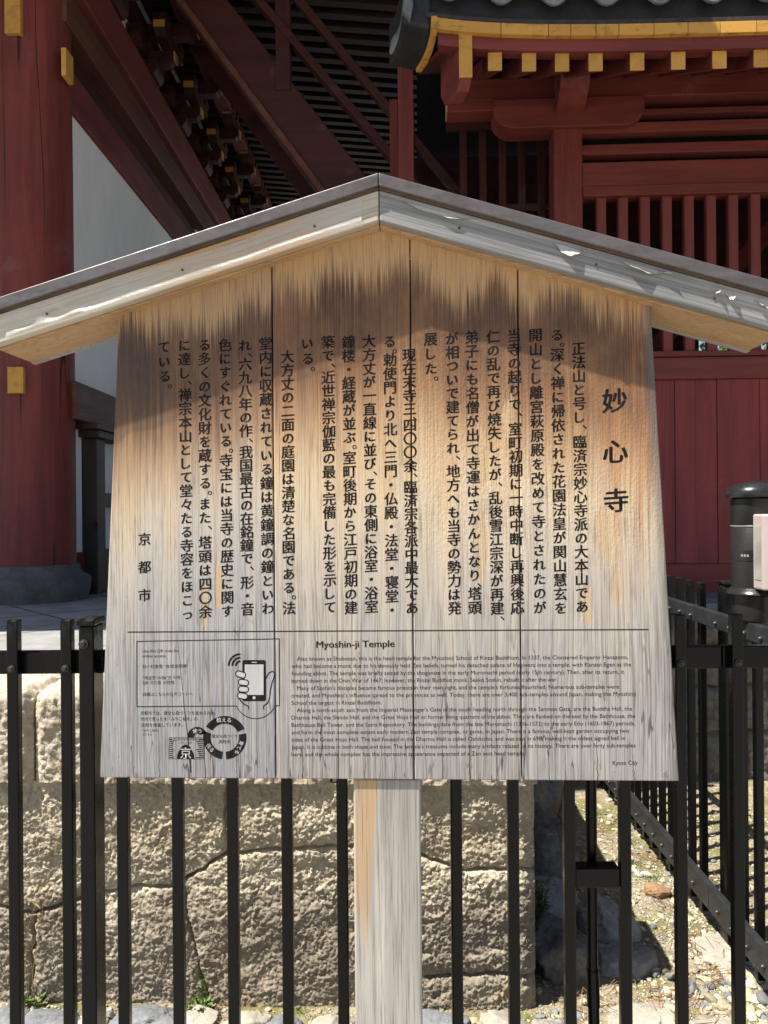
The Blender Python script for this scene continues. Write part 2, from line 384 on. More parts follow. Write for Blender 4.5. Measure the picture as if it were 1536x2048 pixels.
m_fascia_l = mat_wood('cream_fascia_wood', ((.32, .275, .215), (.46, .41, .33), (.55, .505, .42), (.62, .58, .50)), 'x', SL, patch=_pl)
m_soffit = mat_wood('sheltered_roof_wood', ((.28, .165, .08), (.38, .245, .13), (.43, .285, .155), (.47, .32, .18)), 'x', 0)
m_strip = simple('brown_edge_strip', (.14, .09, .055), (.08, .05, .032), 20, (.3, 1, 1))
def mat_cap():
    m = Mt('brown_roof_flashing', .38, .35, .5)
    a = m.noise(m.vec((3, 30, 30)), 1., 4); b = m.noise(m.co, 60, 4, .7); c = m.noise(m.vec((9, 9, 9)), 1., 3)
    col = m.mix(m.step(a, .35, .65), (.095, .078, .074), (.14, .12, .117))
    col = m.mix(m.math('MULTIPLY', m.step(m.math('ADD', m.math('MULTIPLY', b, .6), m.math('MULTIPLY', c, .4)), .5, .6), .6), col, (.105, .108, .112))
    return m.done(col, m.step(b, .3, .7, .32, .55), m.bump(b, .1, .001))
m_cap = mat_cap()
def mat_film():
    m = Mt('peeling_clear_film', .22, 0, .6)
    n = m.noise(m.vec((12, 12, 60), (0, SL, 0)), 1., 4)
    m.b.inputs['Alpha'].default_value = .30
    n2 = m.noise(m.vec((30, 30, 300), (0, SL, 0)), 1., 4, .65)
    return m.done(m.mix(n2, (.55, .50, .42), (.86, .84, .78)), m.step(n, .3, .7, .18, .42), m.bump(m.math('ADD', n, m.math('MULTIPLY', n2, .6)), .5, .002))
m_film = mat_film()
m_film_white = simple('curled_white_film', (.50, .48, .44), (.34, .325, .30), 20, (1, 1, 1), .3, .2)
def mat_ink():
    m = Mt('black_printing_ink', .75, 0, .15)
    w = m.noise(m.vec((160, 1, 14)), 1., 3, .6)
    return m.done(m.mix(m.step(w, .4, .7), (.007, .006, .006), (.018, .016, .015)))
m_ink = mat_ink()
def mat_ink2():
    m = Mt('grey_printing_ink', .75, 0, .15)
    w = m.noise(m.vec((200, 1, 20)), 1., 3, .6)
    m.put(m.b.inputs['Alpha'], m.step(w, .62, .76, 1., .55))
    return m.done((.011, .010, .011))
m_ink2 = mat_ink2()
m_ink_pale = simple('unprinted_reserve', (.46, .45, .44), (.38, .37, .36), 60, (1, 1, .1))
m_crack = simple('dark_wood_crack', (.010, .009, .008), (.02, .017, .015), 30)

def mat_granite(name, pale, mid, dark, bs=1.0, hi=None):
    m = Mt(name, .88, 0, .25)
    a = m.noise(m.co, 3.2, 5, .6); b = m.noise(m.co, 48, 6, .7); c = m.noise(m.co, 210, 3, .6)
    col = m.ramp(m.math('ADD', m.math('MULTIPLY', a, .6), m.math('MULTIPLY', b, .4)), [(.33, dark), (.48, mid), (.62, pale)])
    iron = m.step(m.noise(m.co, 5.1, 5, .65), .56, .72)
    col = m.mix(m.math('MULTIPLY', iron, .4), col, (mid[0]*1.1, mid[1]*.9, mid[2]*.62))
    col = m.mix(m.step(c, .62, .72, 0., .75), col, (pale[0]*1.35, pale[1]*1.33, pale[2]*1.28))
    col = m.mix(m.step(c, .30, .40, .7, 0.), col, (.035, .030, .025))
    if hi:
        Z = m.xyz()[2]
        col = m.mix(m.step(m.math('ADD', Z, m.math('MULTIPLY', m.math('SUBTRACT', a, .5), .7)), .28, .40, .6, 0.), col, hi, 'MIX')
    h = m.math('ADD', m.math('MULTIPLY', b, .8), m.math('MULTIPLY', c, .4))
    return m.done(col, None, m.bump(h, .7*bs, .008))
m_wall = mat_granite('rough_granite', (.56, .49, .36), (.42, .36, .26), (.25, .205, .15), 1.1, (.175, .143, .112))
m_capstone = mat_granite('hammered_granite', (.50, .44, .34), (.38, .32, .24), (.23, .18, .14), .9)
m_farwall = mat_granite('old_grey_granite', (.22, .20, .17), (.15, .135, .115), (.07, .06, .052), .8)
m_boulder = mat_granite('grey_boulder_rock', (.42, .40, .36), (.28, .265, .24), (.085, .08, .072), 1.6)
m_boulder_dark = mat_granite('dark_boulder_rock', (.25, .225, .19), (.13, .118, .105), (.035, .032, .030), 1.8)
m_paleslab = mat_granite('pale_slab_rock', (.40, .37, .31), (.32, .29, .24), (.20, .18, .15), .5)
m_bluestone = mat_granite('blue_grey_rock', (.22, .225, .235), (.15, .155, .165), (.075, .078, .085), .8)
m_orange = simple('orange_brown_rock', (.26, .155, .08), (.19, .105, .05), 22, (1, 1, 1), .7, .5, .004)

def mat_ground():
    m = Mt('sandy_earth', .95, 0, .15)
    a = m.noise(m.co, 2.3, 5, .6); b = m.noise(m.co, 45, 5, .7); c = m.noise(m.co, 200, 3, .6)
    col = m.ramp(b, [(.3, (.15, .12, .075)), (.5, (.30, .25, .165)), (.68, (.42, .36, .26))])
    moss = m.math('MULTIPLY', m.step(m.noise(m.co, 4.4, 6, .65), .46, .58), m.step(b, .3, .6, .4, 1.))
    col = m.mix(m.math('MULTIPLY', moss, .9), col, (.15, .145, .03))
    rd = m.step(m.noise(m.vec(loc=(7, 3, 0)), 4.2, 5, .6), .62, .70)
    col = m.mix(m.math('MULTIPLY', rd, .5), col, (.22, .10, .05))
    h = m.math('ADD', b, m.math('MULTIPLY', c, .5))
    return m.done(col, None, m.bump(h, 1., .012))
m_ground = mat_ground()
def mat_gravel():
    m = Mt('mixed_pebbles', .75, 0, .3)
    at = m.t.nodes.new('ShaderNodeAttribute'); at.attribute_name = 'tint'
    n = m.noise(m.co, 120, 4, .65)
    col = m.ramp(at.outputs['Fac'], [(0, (.13, .13, .13)), (.14, (.22, .22, .22)), (.26, (.21, .18, .125)), (.45, (.36, .31, .205)), (.7, (.46, .41, .28)), (.90, (.54, .50, .40)), (.975, (.24, .15, .11)), (1, (.36, .31, .23))])
    m.t.nodes[-1].color_ramp.interpolation = 'LINEAR'
    col = m.mix(m.step(n, .3, .6, .45, 0.), col, (.09, .075, .05))
    return m.done(col, None, m.bump(n, .4, .003))
m_gravel = mat_gravel()
def mat_paving():
    m = Mt('grey_flagstones', .8, 0, .3)
    br = m.t.nodes.new('ShaderNodeTexBrick'); m.put(br.inputs['Vector'], m.vec((1, 1, 1), (0, 0, R(45)), (.1, .2, 0)))
    for i, c in ((1, (.34, .33, .31)), (2, (.27, .265, .255)), (3, (.04, .038, .035))): br.inputs[i].default_value = (*c, 1)
    br.inputs['Scale'].default_value = 1; br.inputs['Mortar Size'].default_value = .008; br.inputs['Brick Width'].default_value = .62; br.inputs['Row Height'].default_value = .62; br.offset = 0
    n = m.noise(m.co, 7, 5, .6); c = m.noise(m.co, 140, 3)
    col = m.mix(m.step(n, .35, .7, .45, 0.), br.outputs[0], (.10, .095, .09))
    return m.done(col, None, m.bump(m.math('ADD', m.math('MULTIPLY', c, .4), m.math('MULTIPLY', br.outputs['Fac'], -2.)), .4, .004))
m_paving = mat_paving()
m_leaf = simple('weed_green', (.10, .17, .025), (.06, .11, .018), 30, (1, 1, 1), .6, .0)
m_leaf_bright = simple('tree_leaf_green', (.12, .22, .035), (.05, .10, .02), 3, (1, 1, 1), .55, .0)
m_straw = simple('dry_straw', (.34, .27, .12), (.24, .18, .08), 30, (1, 1, 1), .7, .0)
m_needle = simple('rusty_pine_needle', (.24, .125, .06), (.17, .085, .045), 40, (1, 1, 1), .7, .0)
m_bark = simple('brown_bark', (.10, .07, .05), (.05, .035, .025), 12, (3, 3, .5), .9, .6, .01)
m_lampbody = simple('dark_bronze_plastic', (.017, .0165, .015), (.012, .0115, .011), 30, (1, 1, 1), .42, .05)
m_lampcap = simple('glossy_black_plastic', (.014, .014, .014), (.020, .020, .020), 30, (1, 1, 1), .25, .0)
m_ring = simple('pale_metal_ring', (.16, .155, .15), (.11, .105, .1), 30, (1, 1, 1), .35, .05)
m_pink = simple('pale_pinkish_plastic', (.40, .335, .32), (.36, .30, .285), 4, (1, 1, 1), .45, .05)
def mat_glass():
    m = Mt('frosted_lens', .25, 0, .6)
    return m.done(m.mix(m.step(m.noise(m.vec((1, 1, 3)), 3., 2), .3, .7), (.36, .36, .30), (.20, .20, .17)))
m_lens = mat_glass()
m_white_print = simple('white_print', (.28, .28, .28), (.2, .2, .2), 10)

# ------------------------------------------------------------------ ground, platform
g = MB().add([(-60, -60, 0), (60, -60, 0), (60, 80, 0), (-60, 80, 0)], [(0, 1, 2, 3)]).build('ground', m_ground); tag(g, kind='structure')
m_bounce = simple('pale_bounce_ground', (.37, .34, .29), (.29, .265, .225), 60, (1, 1, 1), .95, .6, .006)
ct = MB().add([(-25, -40, .004), (25, -40, .004), (25, .12, .004), (-25, .12, .004)], [(0, 1, 2, 3)]).build('court_bounce_sheet', m_bounce); tag(ct, kind='structure')  # unseen pale sheet added to bounce sunlight up under the eaves
pv = MB().box(-14, .36, .93, 2.9, .5, .962).box(-14, 12, 2.9, 30, .5, .962).build('platform_paving', m_paving); tag(pv, kind='structure')

# ------------------------------------------------------------------ granite retaining walls
def joint_dist(P, lines):
    d = np.full(len(P), 9.)
    for L in lines:
        for a, b in zip(L[:-1], L[1:]):
            a = np.array(a); b = np.array(b); ab = b-a
            t = np.clip(((P-a)@ab)/max(ab@ab, 1e-9), 0, 1)
            d = np.minimum(d, np.linalg.norm(P-(a+t[:, None]*ab), axis=1))
    return d
def stone_face(name, mat, parent, x0, x1, z0, z1, step, y, lines, amp, seed, back=.3, end_round=.02, jw=.006, jd=.03):
    nx = int((x1-x0)/step)+1; nz = int((z1-z0)/step)+1
    xs = np.linspace(x0, x1, nx); zs = np.linspace(z0, z1, nz)
    Xg, Zg = np.meshgrid(xs, zs); P = np.stack([Xg.ravel(), np.zeros(Xg.size), Zg.ravel()], 1)
    jit = np.stack([fbm(P, 14, 3, seed+50), fbm(P, 14, 3, seed+60)], 1)*.008
    d = joint_dist(P[:, [0, 2]]+jit, lines)
    h = amp*(fbm(P*[1, 1, 1.5], 5, 2, seed)*.55 + fbm(P*[1, 1, 1.4], 15, 2, seed+5)*.30 + facets(P, 26, seed+1)*.20 + facets(P, 75, seed+2)*.22 + facets(P, 165, seed+4)*.27 + fbm(P, 160, 2, seed+3)*.08)
    h += -.006*np.exp(-(d/.022)**2) - jd*np.exp(-(d/jw)**2)
    e = np.minimum(x1-P[:, 0], 9); h -= .02*np.exp(-(e/end_round)**2)*1.0
    V = P.copy(); V[:, 1] = y - h
    V[:, 0] += fbm(P, 40, 2, seed+31)*.004*(e > step)
    idx = np.arange(nx*nz).reshape(nz, nx)
    Q = np.stack([idx[:-1, :-1], idx[:-1, 1:], idx[1:, 1:], idx[1:, :-1]], -1).reshape(-1, 4)
    # the side and back of the block
    b = len(V); side = V[idx[:, -1]].copy(); sb = side.copy(); sb[:, 1] = y+back
    lf = V[idx[:, 0]].copy(); lb = lf.copy(); lb[:, 1] = y+back
    V = np.concatenate([V, sb, lb])
    q2 = np.stack([idx[:-1, -1], b+np.arange(nz-1), b+np.arange(1, nz), idx[1:, -1]], -1)
    q3 = np.stack([idx[:-1, 0], idx[1:, 0], b+nz+np.arange(1, nz), b+nz+np.arange(nz-1)], -1)
    q4 = np.array([[b, b+nz, b+2*nz-1, b+nz-1]])
    return mesh_np(name, V, np.concatenate([Q, q2, q3, q4]), mat, parent, smooth=True, n=4)
wall = empty('stone_wall', (0, .75, 0), label='rough granite retaining wall with smooth capstones directly behind the front fence', cat='wall')
LN = [[(-2.2, .30), (-1.546, .29), (-1.228, .297), (-1.143, .284), (-1.121, .278), (-1.033, .303), (-.905, .337), (-.696, .361), (-.654, .377), (-.522, .464), (-.428, .471), (-.179, .493), (-.019, .495), (.199, .421), (.334, .42), (.45, .427)],
      [(-1.121, .278), (-1.132, .159), (-1.136, -.03)], [(-.664, .366), (-.646, .262), (-.612, .121), (-.582, .022), (-.574, -.03)],
      [(-.52, .70), (-.526, .566), (-.522, .464)], [(.084, .09), (.197, .1), (.332, .102), (.43, .093)], [(-.048, .70), (-.034, .494)], [(-1.6, .7), (-1.62, .29)]]
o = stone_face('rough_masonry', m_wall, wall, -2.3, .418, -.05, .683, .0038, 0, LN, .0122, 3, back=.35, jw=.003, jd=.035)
def capstone(x0, x1, seed):
    step = .005; prof = []   # (y,z) profile: front face up, round the nose, back along the top
    for z in np.arange(.684, .925, step): prof.append((-.020, z))
    for a in np.linspace(0, math.pi/2, 12)[1:]: prof.append((-.020+.045*(1-math.cos(a)), .925+.045*math.sin(a)))
    for y in np.arange(.025, .30, .008): prof.append((y, .970))
    prof = np.array(prof); nx = int((x1-x0)/step)+1; xs = np.linspace(x0, x1, nx)
    n = len(prof)
    P = np.stack([np.repeat(xs, n), np.tile(prof[:, 0], nx), np.tile(prof[:, 1], nx)], 1)
    tg = np.gradient(prof, axis=0); nr = np.stack([-tg[:, 1], tg[:, 0]], 1); nr /= np.linalg.norm(nr, axis=1)[:, None]
    if nr[0, 0] > 0: nr = -nr
    h = .0055*fbm(P, 7, 2, seed) + .003*fbm(P, 42, 3, seed+4) + .004*facets(P+[0, 0, 0]*1 + np.stack([0*P[:, 0], 0*P[:, 0], P[:, 1]], 1), 70, seed+8) + .002*facets(P+np.stack([0*P[:, 0], 0*P[:, 0], P[:, 1]], 1), 140, seed+9)
    e = np.minimum(P[:, 0]-x0, x1-P[:, 0]); h -= .022*np.exp(-(e/.016)**2)
    V = P.copy(); V[:, 1] += np.tile(nr[:, 0], nx)*h; V[:, 2] += np.tile(nr[:, 1], nx)*h
    idx = np.arange(nx*n).reshape(nx, n)
    Q = np.stack([idx[:-1, :-1], idx[1:, :-1], idx[1:, 1:], idx[:-1, 1:]], -1).reshape(-1, 4)
    b = len(V); ends = []
    V = np.concatenate([V, [[x0, .29, .684], [x1, .29, .684]]])
    T = [Q]
    for i, c in ((0, b), (nx-1, b+1)):
        k = idx[i]; T.append(np.stack([k[:-1], k[1:], np.full(n-1, c), np.full(n-1, c)], -1))
    T.append(np.array([[idx[0, 0], idx[-1, 0], b+1, b]]))
    F = np.concatenate(T)
    me = bpy.data.meshes.new('capstone'); fs = [tuple(dict.fromkeys(map(int, q))) for q in F]
    me.from_pydata(V.tolist(), [], fs); me.materials.append(m_capstone); me.update()
    me.polygons.foreach_set('use_smooth', np.ones(len(me.polygons), bool)); me.set_sharp_from_angle(angle=R(70))
    ob = bpy.data.objects.new('capstone', me); COL.objects.link(ob); ob.parent = wall
for x0, x1, s in ((-2.3, -1.117, 5), (-1.109, -.2, 21), (-.193, .425, 43)): capstone(x0, x1, s)
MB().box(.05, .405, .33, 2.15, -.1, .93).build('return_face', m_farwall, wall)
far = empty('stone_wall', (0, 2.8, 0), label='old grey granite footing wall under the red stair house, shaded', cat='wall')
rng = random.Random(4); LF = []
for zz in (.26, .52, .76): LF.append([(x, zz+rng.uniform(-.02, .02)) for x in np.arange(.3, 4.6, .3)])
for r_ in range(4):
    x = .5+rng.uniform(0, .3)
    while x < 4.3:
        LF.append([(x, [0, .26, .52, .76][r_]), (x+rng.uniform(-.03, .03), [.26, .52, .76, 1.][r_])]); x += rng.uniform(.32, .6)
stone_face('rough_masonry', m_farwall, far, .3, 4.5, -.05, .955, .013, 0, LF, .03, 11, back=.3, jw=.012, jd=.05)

# ------------------------------------------------------------------ the information sign
sign = empty('information_sign', (0, .05, 0), label='tall wooden temple signboard with little gabled roof, black Japanese and English writing', cat='sign')
SO = (0, -.05, .95)
def sof(x): return .969+.3004*(.5507-abs(x))
def edge_x(z): return .6-(.6-.5507)*z/.969
bd = MB(); cuts = [None, -.227, .061, .282, None]
for i in range(4):
    a, b = cuts[i], cuts[i+1]; gp = .0013; poly = []
    if a is None: poly += [(-edge_x(0), 0)]
    else: poly += [(a+gp, 0)]
    poly += [(edge_x(0), 0)] if b is None else [(b-gp, 0)]
    poly += [(edge_x(.969), .975)] if b is None else [(b-gp, sof(b-gp)+.006)]
    lo = -.5507 if a is None else a; hi = .5507 if b is None else b
    if lo < 0 < hi: poly += [(0, sof(0)+.006)]
    poly += [(-edge_x(.969), .975)] if a is None else [(a+gp, sof(a+gp)+.006)]
    bd.prism(poly, 'y', 0, .028)
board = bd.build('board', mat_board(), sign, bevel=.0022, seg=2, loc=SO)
MB().prism([(-.56, .02), (.56, .02), (.52, .96), (0, 1.1), (-.52, .96)], 'y', .030, .040).build('backing', m_dark, sign, loc=SO)
# cracks open in the lower half
def crack(pts, w0, w1):
    n = len(pts); ck = MB()
    for i in range(n-1):
        a = w0+(w1-w0)*i/(n-1); b = w0+(w1-w0)*(i+1)/(n-1); p, q = pts[i], pts[i+1]
        ck.add([(p[0]-a, -.00012, p[1]), (p[0]+a, -.00012, p[1]), (q[0]+b, -.00012, q[1]), (q[0]-b, -.00012, q[1])], [(0, 1, 2, 3)])
    ck.build('crack', m_crack, board)
rng = random.Random(11)
for xa, za, xb, zb, w in ((-.432, .29, -.405, .012, .0014), (-.385, .26, -.374, .001, .0009), (-.095, .6, -.097, .001, .0008), (-.17, .09, -.171, .001, .0007), (-.475, .07, -.472, .001, .0006),
                          (.172, .33, .176, .001, .0008), (.432, .14, .436, .001, .0009), (.372, .07, .371, .001, .0006), (.507, .06, .51, .001, .0007), (.335, .1, .338, .001, .0006), (.02, .3, .021, .2, .0009), (.02, .05, .022, .001, .0006), (-.31, .05, -.309, .001, .0005), (.118, .09, .12, .0, .0006), (.228, .62, .231, .001, .0005), (-.04, .08, -.041, 0, .0005), (.14, .95, .14, .72, .0006)):
    n = 12; crack([(xa+(xb-xa)*k/n+rng.uniform(-1, 1)*.0012, za+(zb-za)*k/n) for k in range(n+1)], .0001, w)

nm = simple('rusty_nail_head', (.06, .035, .02), (.03, .02, .014), 60)
for x, z in ((-.40, sof(.40)+.033), (-.13, sof(.13)+.034), (.16, sof(.16)+.033), (.43, sof(.43)+.035), (.66, sof(.66)+.033), (-.68, sof(.68)+.033)):
    MB().tube([(x, -.0505, z), (x, -.0518, z)], .0026, 10).build('nail_head', nm, sign, loc=SO)
# ---- lettering (built from curves, kept as flat ink on the board)
tc = bpy.data.curves.new('type', 'FONT'); tc.resolution_u = 3; to = bpy.data.objects.new('type', tc); COL.objects.link(to)
_cache = {}
def glyph(txt, off=0.):
    k = (txt, off)
    if k not in _cache:
        tc.body = txt; tc.offset = off
        bpy.context.view_layer.update()
        ev = to.evaluated_get(bpy.context.evaluated_depsgraph_get()); me = ev.to_mesh(); me.calc_loop_triangles()
        V = np.zeros(len(me.vertices)*3, np.float32); me.vertices.foreach_get('co', V)
        T = np.zeros(len(me.loop_triangles)*3, np.int32); me.loop_triangles.foreach_get('vertices', T)
        _cache[k] = (V.reshape(-1, 3)[:, :2].copy(), T.reshape(-1, 3).copy()); ev.to_mesh_clear()
    return _cache[k]
class Ink:
    def __init__(s): s.V = []; s.T = []; s.n = 0
    def put(s, V2, T, lvl=0):
        V = np.zeros((len(V2), 3)); V[:, 0] = V2[:, 0]; V[:, 1] = -.00025-.00005*lvl; V[:, 2] = V2[:, 1]
        s.V.append(V); s.T.append(T+s.n); s.n += len(V)
    def poly(s, pts, lvl=0):
        pts = np.array(pts, float); n = len(pts)
        s.put(pts, np.array([[0, i, i+1] for i in range(1, n-1)]), lvl)
    def strip(s, pts, w, closed=False, lvl=0):
        p = np.array(pts, float); n = len(p)
        if closed: d = np.roll(p, -1, 0)-np.roll(p, 1, 0)
        else: d = np.gradient(p, axis=0)
        d /= np.linalg.norm(d, axis=1)[:, None]+1e-12; nn = np.stack([-d[:, 1], d[:, 0]], 1)*w/2
        V = np.concatenate([p+nn, p-nn]); T = []
        for i in range(n if closed else n-1):
            j = (i+1) % n; T += [[i, n+i, n+j], [i, n+j, j]]
        s.put(V, np.array(T), lvl)
    def line(s, a, b, w, lvl=0): s.strip([a, b], w, lvl=lvl)
    def text_span(s, txt, a, b, size, off=0., lvl=0, shear=0.):
        V, T = glyph(txt, off); V = V.copy(); x0, x1 = V[:, 0].min(), V[:, 0].max(); sx = (b[0]-a[0])/(x1-x0)
        V[:, 0] = (V[:, 0]-x0)*sx; V[:, 1] = (V[:, 1]-.34)*size
        V[:, 0] += shear*V[:, 1]
        V[:, 1] += (b[1]-a[1])/(b[0]-a[0])*V[:, 0]; s.put(V+np.array(a), T, lvl)
    def text_at(s, txt, c, size, ang=0., off=0., lvl=0, shear=0.):
        V, T = glyph(txt, off); V = V.copy()
        V -= (np.array([V[:, 0].min()+V[:, 0].max(), 0])/2 + np.array([0, .38])); V *= size; V[:, 1] += shear*V[:, 0]
        ca, sa = math.cos(ang), math.sin(ang); V = V@np.array([[ca, sa], [-sa, ca]]); s.put(V+np.array(c), T, lvl)
    def build(s, name, mat): return mesh_np(name, np.concatenate(s.V), np.concatenate(s.T), mat, board)
COLS = [("正法山と号し、8臨済宗妙心寺派の大本山であ", .4043, .8851, .4071, .3567),
 ("る。4深く禅に帰依された花園法皇が関山慧玄を", .3608, .9135, .3634, .3538),
 ("開山とし離宮萩原殿を改めて寺とされたのが", .3171, .9143, .3217, .3549),
 ("当寺の起りで、8室町初期に一時中断し再興後応", .2732, .914, .2758, .3551),
 ("仁の乱で再び焼失したが、7乱後雪江宗深が再建、5", .2303, .9127, .2345, .3418),
 ("弟子にも名僧が出て寺運はさかんとなり、3塔頭", .1862, .9125, .1888, .3553),
 ("が相ついで建てられ、7地方へも当寺の勢力は発", .1461, .9101, .1467, .3544),
 ("展した。5", .1019, .9098, .1025, .8365),
 ("現在末寺三、2四〇〇余、6臨済宗各派中最大であ", .0572, .8776, .0592, .3547),
 ("る。3勅使門より北へ三門・仏殿・法堂・寝堂・", .0172, .9062, .0178, .3507),
 ("大方丈が一直線に並び、5その東側に浴室・浴室", -.0253, .9079, -.0246, .3581),
 ("鐘楼・経蔵が並ぶ。5室町後期から江戸初期の建", -.0679, .9066, -.0672, .3561),
 ("築で、6近世禅宗伽藍の最も完備した形を示して", -.1106, .9073, -.1109, .3573),
 ("いる。5", -.1534, .905, -.1530, .8602),
 ("大方丈の二面の庭園は清楚な名園である。5法", -.1954, .8786, -.1966, .3555),
 ("堂内に収蔵されている鐘は黄鐘調の鐘といわ", -.2413, .9065, -.2406, .3546),
 ("れ、4六九八年の作、6我国最古の在銘鐘で、8形・音", -.2843, .9031, -.2836, .3536),
 ("色にすぐれている。4寺宝には当寺の歴史に関す", -.3264, .9048, -.3257, .3496),
 ("る多くの文化財を蔵する。5また、8塔頭は四〇余", -.3697, .9056, -.3722, .3487),
 ("に達し、6禅宗本山として堂々たる寺容をほこっ", -.412, .9052, -.4103, .3436),
 ("ている。5", -.4554, .9029, -.4540, .8284),
 ("京都市", -.5002, .501, -.5011, .3836)]
KANA = set('のにとしでがをはもてれるくたさかりなへつんいびらわすまこほめあっぐそよぶ')
jp = Ink()
for txt, xa, za, xb, zb in COLS:
    seq = []
    for ch in txt:
        if ch in '2345678' and seq: seq[-1][1] = int(ch)/10
        else: seq.append([ch, 1.])
    pos = [0.]; 
    for i in range(1, len(seq)):
        p, q = seq[i-1], seq[i]
        pos.append(pos[-1] + (.42 if q[0] in '、。' else .58+p[1] if p[0] in '、。' else 1.))
    tot = pos[-1] or 1.
    for (ch, w), p in zip(seq, pos):
        t = p/tot; x = xa+(xb-xa)*t; z = za+(zb-za)*t
        if ch in '、。':
            jp.text_at(ch, (x+.0100, z), .0285); jp.text_at(ch, (x+.0106, z), .0285, lvl=1); continue
        sz = .0262 if ch in KANA else .0290
        if txt == '京都市': sz = .028
        e = .00095 if ch in KANA else .00072
        for lv, dx in enumerate((-e, -e*.35, e*.35, e)): jp.text_at(ch, (x+dx, z+dx*.5), sz, lvl=lv, shear=.055)
jp.build('japanese_lettering', m_ink)
for ch, x, z in (('妙', .4763, .7776), ('心', .477, .674), ('寺', .4776, .5732)):
    tl = Ink()
    for lv, dx in enumerate((-.0013, -.0008, -.0004, 0, .0004, .0008, .0013)): tl.text_at(ch, (x+dx, z+dx*.45), .0525, lvl=lv*.5, shear=.06)
    tl.build('title_character', m_ink)
en = Ink()
LINES = ["Also known as Shobozan, this is the head temple for the Myoshinji School of Rinzai Buddhism. In 1337, the Cloistered Emperor Hanazono,",
 "who had become a monk due to his devoutly held Zen beliefs, turned his detached palace of Hagiwara into a temple, with Kanzan Egen as the",
 "founding abbot. The temple was briefly seized by the shogunate in the early Muromachi period (early 15th century). Then, after its return, it",
 "burned down in the Onin War of 1467; however, the Rinzai Buddhist monk, Sekko Soshin, rebuilt it after the war.",
 "Many of Soshin's disciples became famous priests in their own right, and the temple's fortunes flourished. Numerous sub-temples were",
 "created, and Myoshinji's influence spread to the provinces as well. Today, there are over 3,400 sub-temples around Japan, making the Myoshinji",
 "School the largest in Rinzai Buddhism.",
 "Along a north-south axis from the Imperial Messenger's Gate in the south heading north through the Sanmon Gate, are the Buddha Hall, the",
 "Dharma Hall, the Shindo Hall, and the Great Hojo Hall or former living quarters of the abbot. They are flanked on the east by the Bathhouse, the",
 "Bathhouse Bell Tower, and the Sutra Repository. The buildings date from the late Muromachi (1336-1573) to the early Edo (1603-1867) periods,",
 "and form the most complete extant early modern Zen temple complex, or garan, in Japan. There is a famous, well-kept garden occupying two",
 "sides of the Great Hojo Hall. The bell housed in the Dharma Hall is called Oshikicho, and was cast in 698, making it the oldest signed bell in",
 "Japan. It is sublime in both shape and tone. The temple's treasures include many artifacts related to its history. There are over forty sub-temples",
 "here, and the whole complex has the impressive appearance expected of a Zen sect head temple."]
SP = [(-.1807, .2501, .4993, .2533), (-.1923, .2348, .5052, .2384), (-.1924, .2195, .491, .2232), (-.1926, .2042, .3561, .2074), (-.1812, .1889, .4806, .193), (-.1928, .1736, .5138, .1783), (-.1929, .1582, -.0055, .1596),
 (-.1816, .143, .5065, .1481), (-.1932, .1276, .5124, .1332), (-.1933, .1123, .5123, .1182), (-.1934, .097, .5001, .103), (-.1936, .0817, .4919, .0879), (-.1937, .0664, .5129, .0731), (-.1938, .0511, .2887, .0558)]
for t_, (xa, za, xb, zb) in zip(LINES, SP): en.text_span(t_, (xa, za), (xb, zb), .0120)
en.text_span('Kyoto City', (.4662, .0366), (.5167, .0379), .0120)
en.build('english_lettering', m_ink2)
eh = Ink()
for lv, dx in enumerate((-.0005, -.0002, .0002, .0005)): eh.text_span('Myoshin-ji Temple', (-.1397+dx, .2795), (.0224+dx, .2814), .0200, lvl=lv*.5)
eh.line((-.538, .3061), (.541, .3094), .0022)
eh.build('heading_lettering', m_ink)
# pictogram panel, laid out in drawing units
def pn(u, v): return (PA[0]+PA[1]*u+PA[2]*v, PB[0]+PB[1]*u+PB[2]*v)
PA = (-0.55337, 0.000233695, -0.000001908); PB = (0.30957, 0.000000515, -0.000231210)
US = PA[1]
def arc(cx, cy, r, a0, a1, n=24): return [pn(cx+r*math.cos(R(a0+(a1-a0)*k/n)), cy-r*math.sin(R(a0+(a1-a0)*k/n))) for k in range(n+1)]
pi_ = Ink()
fr = [pn(1055, 686), pn(152, 692), pn(152, 100), pn(1440, 82), pn(1440, 683), pn(1398, 684)]
for a, b in zip(fr[:-1], fr[1:]): pi_.line(a, b, .0017)
pi_.strip(arc(1226, 612, 188, 203, 337, 40), .0016)
for r_ in (42, 74, 106): pi_.strip(arc(1090, 324, r_, 90, 180, 16), 18*US)
def rrect(x0, y0, x1, y1, r, n=6):
    P = []
    for cx, cy, a in ((x1-r, y0+r, 0), (x0+r, y0+r, 90), (x0+r, y1-r, 180), (x1-r, y1-r, 270)):
        P += [pn(cx+r*math.cos(R(a+90*k/n)), cy-r*math.sin(R(a+90*k/n))) for k in range(n+1)]
    return P
pi_.poly(rrect(1107, 272, 1318, 642, 18)); 
rs = Ink(); rs.poly(rrect(1128, 312, 1297, 586, 2), 1); rs.poly([pn(1212+14*math.cos(R(a)), 612+14*math.sin(R(a))) for a in range(0, 360, 20)], 1); rs.poly(rrect(1190, 289, 1236, 297, 3), 1)
for cx, cy, a in ((1092, 402, 18), (1117, 474, 8), (1117, 535, 4), (1108, 596, 10)):
    c_, s_ = math.cos(R(a)), math.sin(R(a)); P = []
    for k in range(32):
        t = 2*math.pi*k/32; L = 22 if math.cos(t) > 0 else -22
        x, y = L+24*math.cos(t), 26*math.sin(t); P.append(pn(cx+x*c_-y*s_, cy+x*s_+y*c_))
    rs.poly(P, 2); pi_.strip(P, 10*US, closed=True, lvl=3)
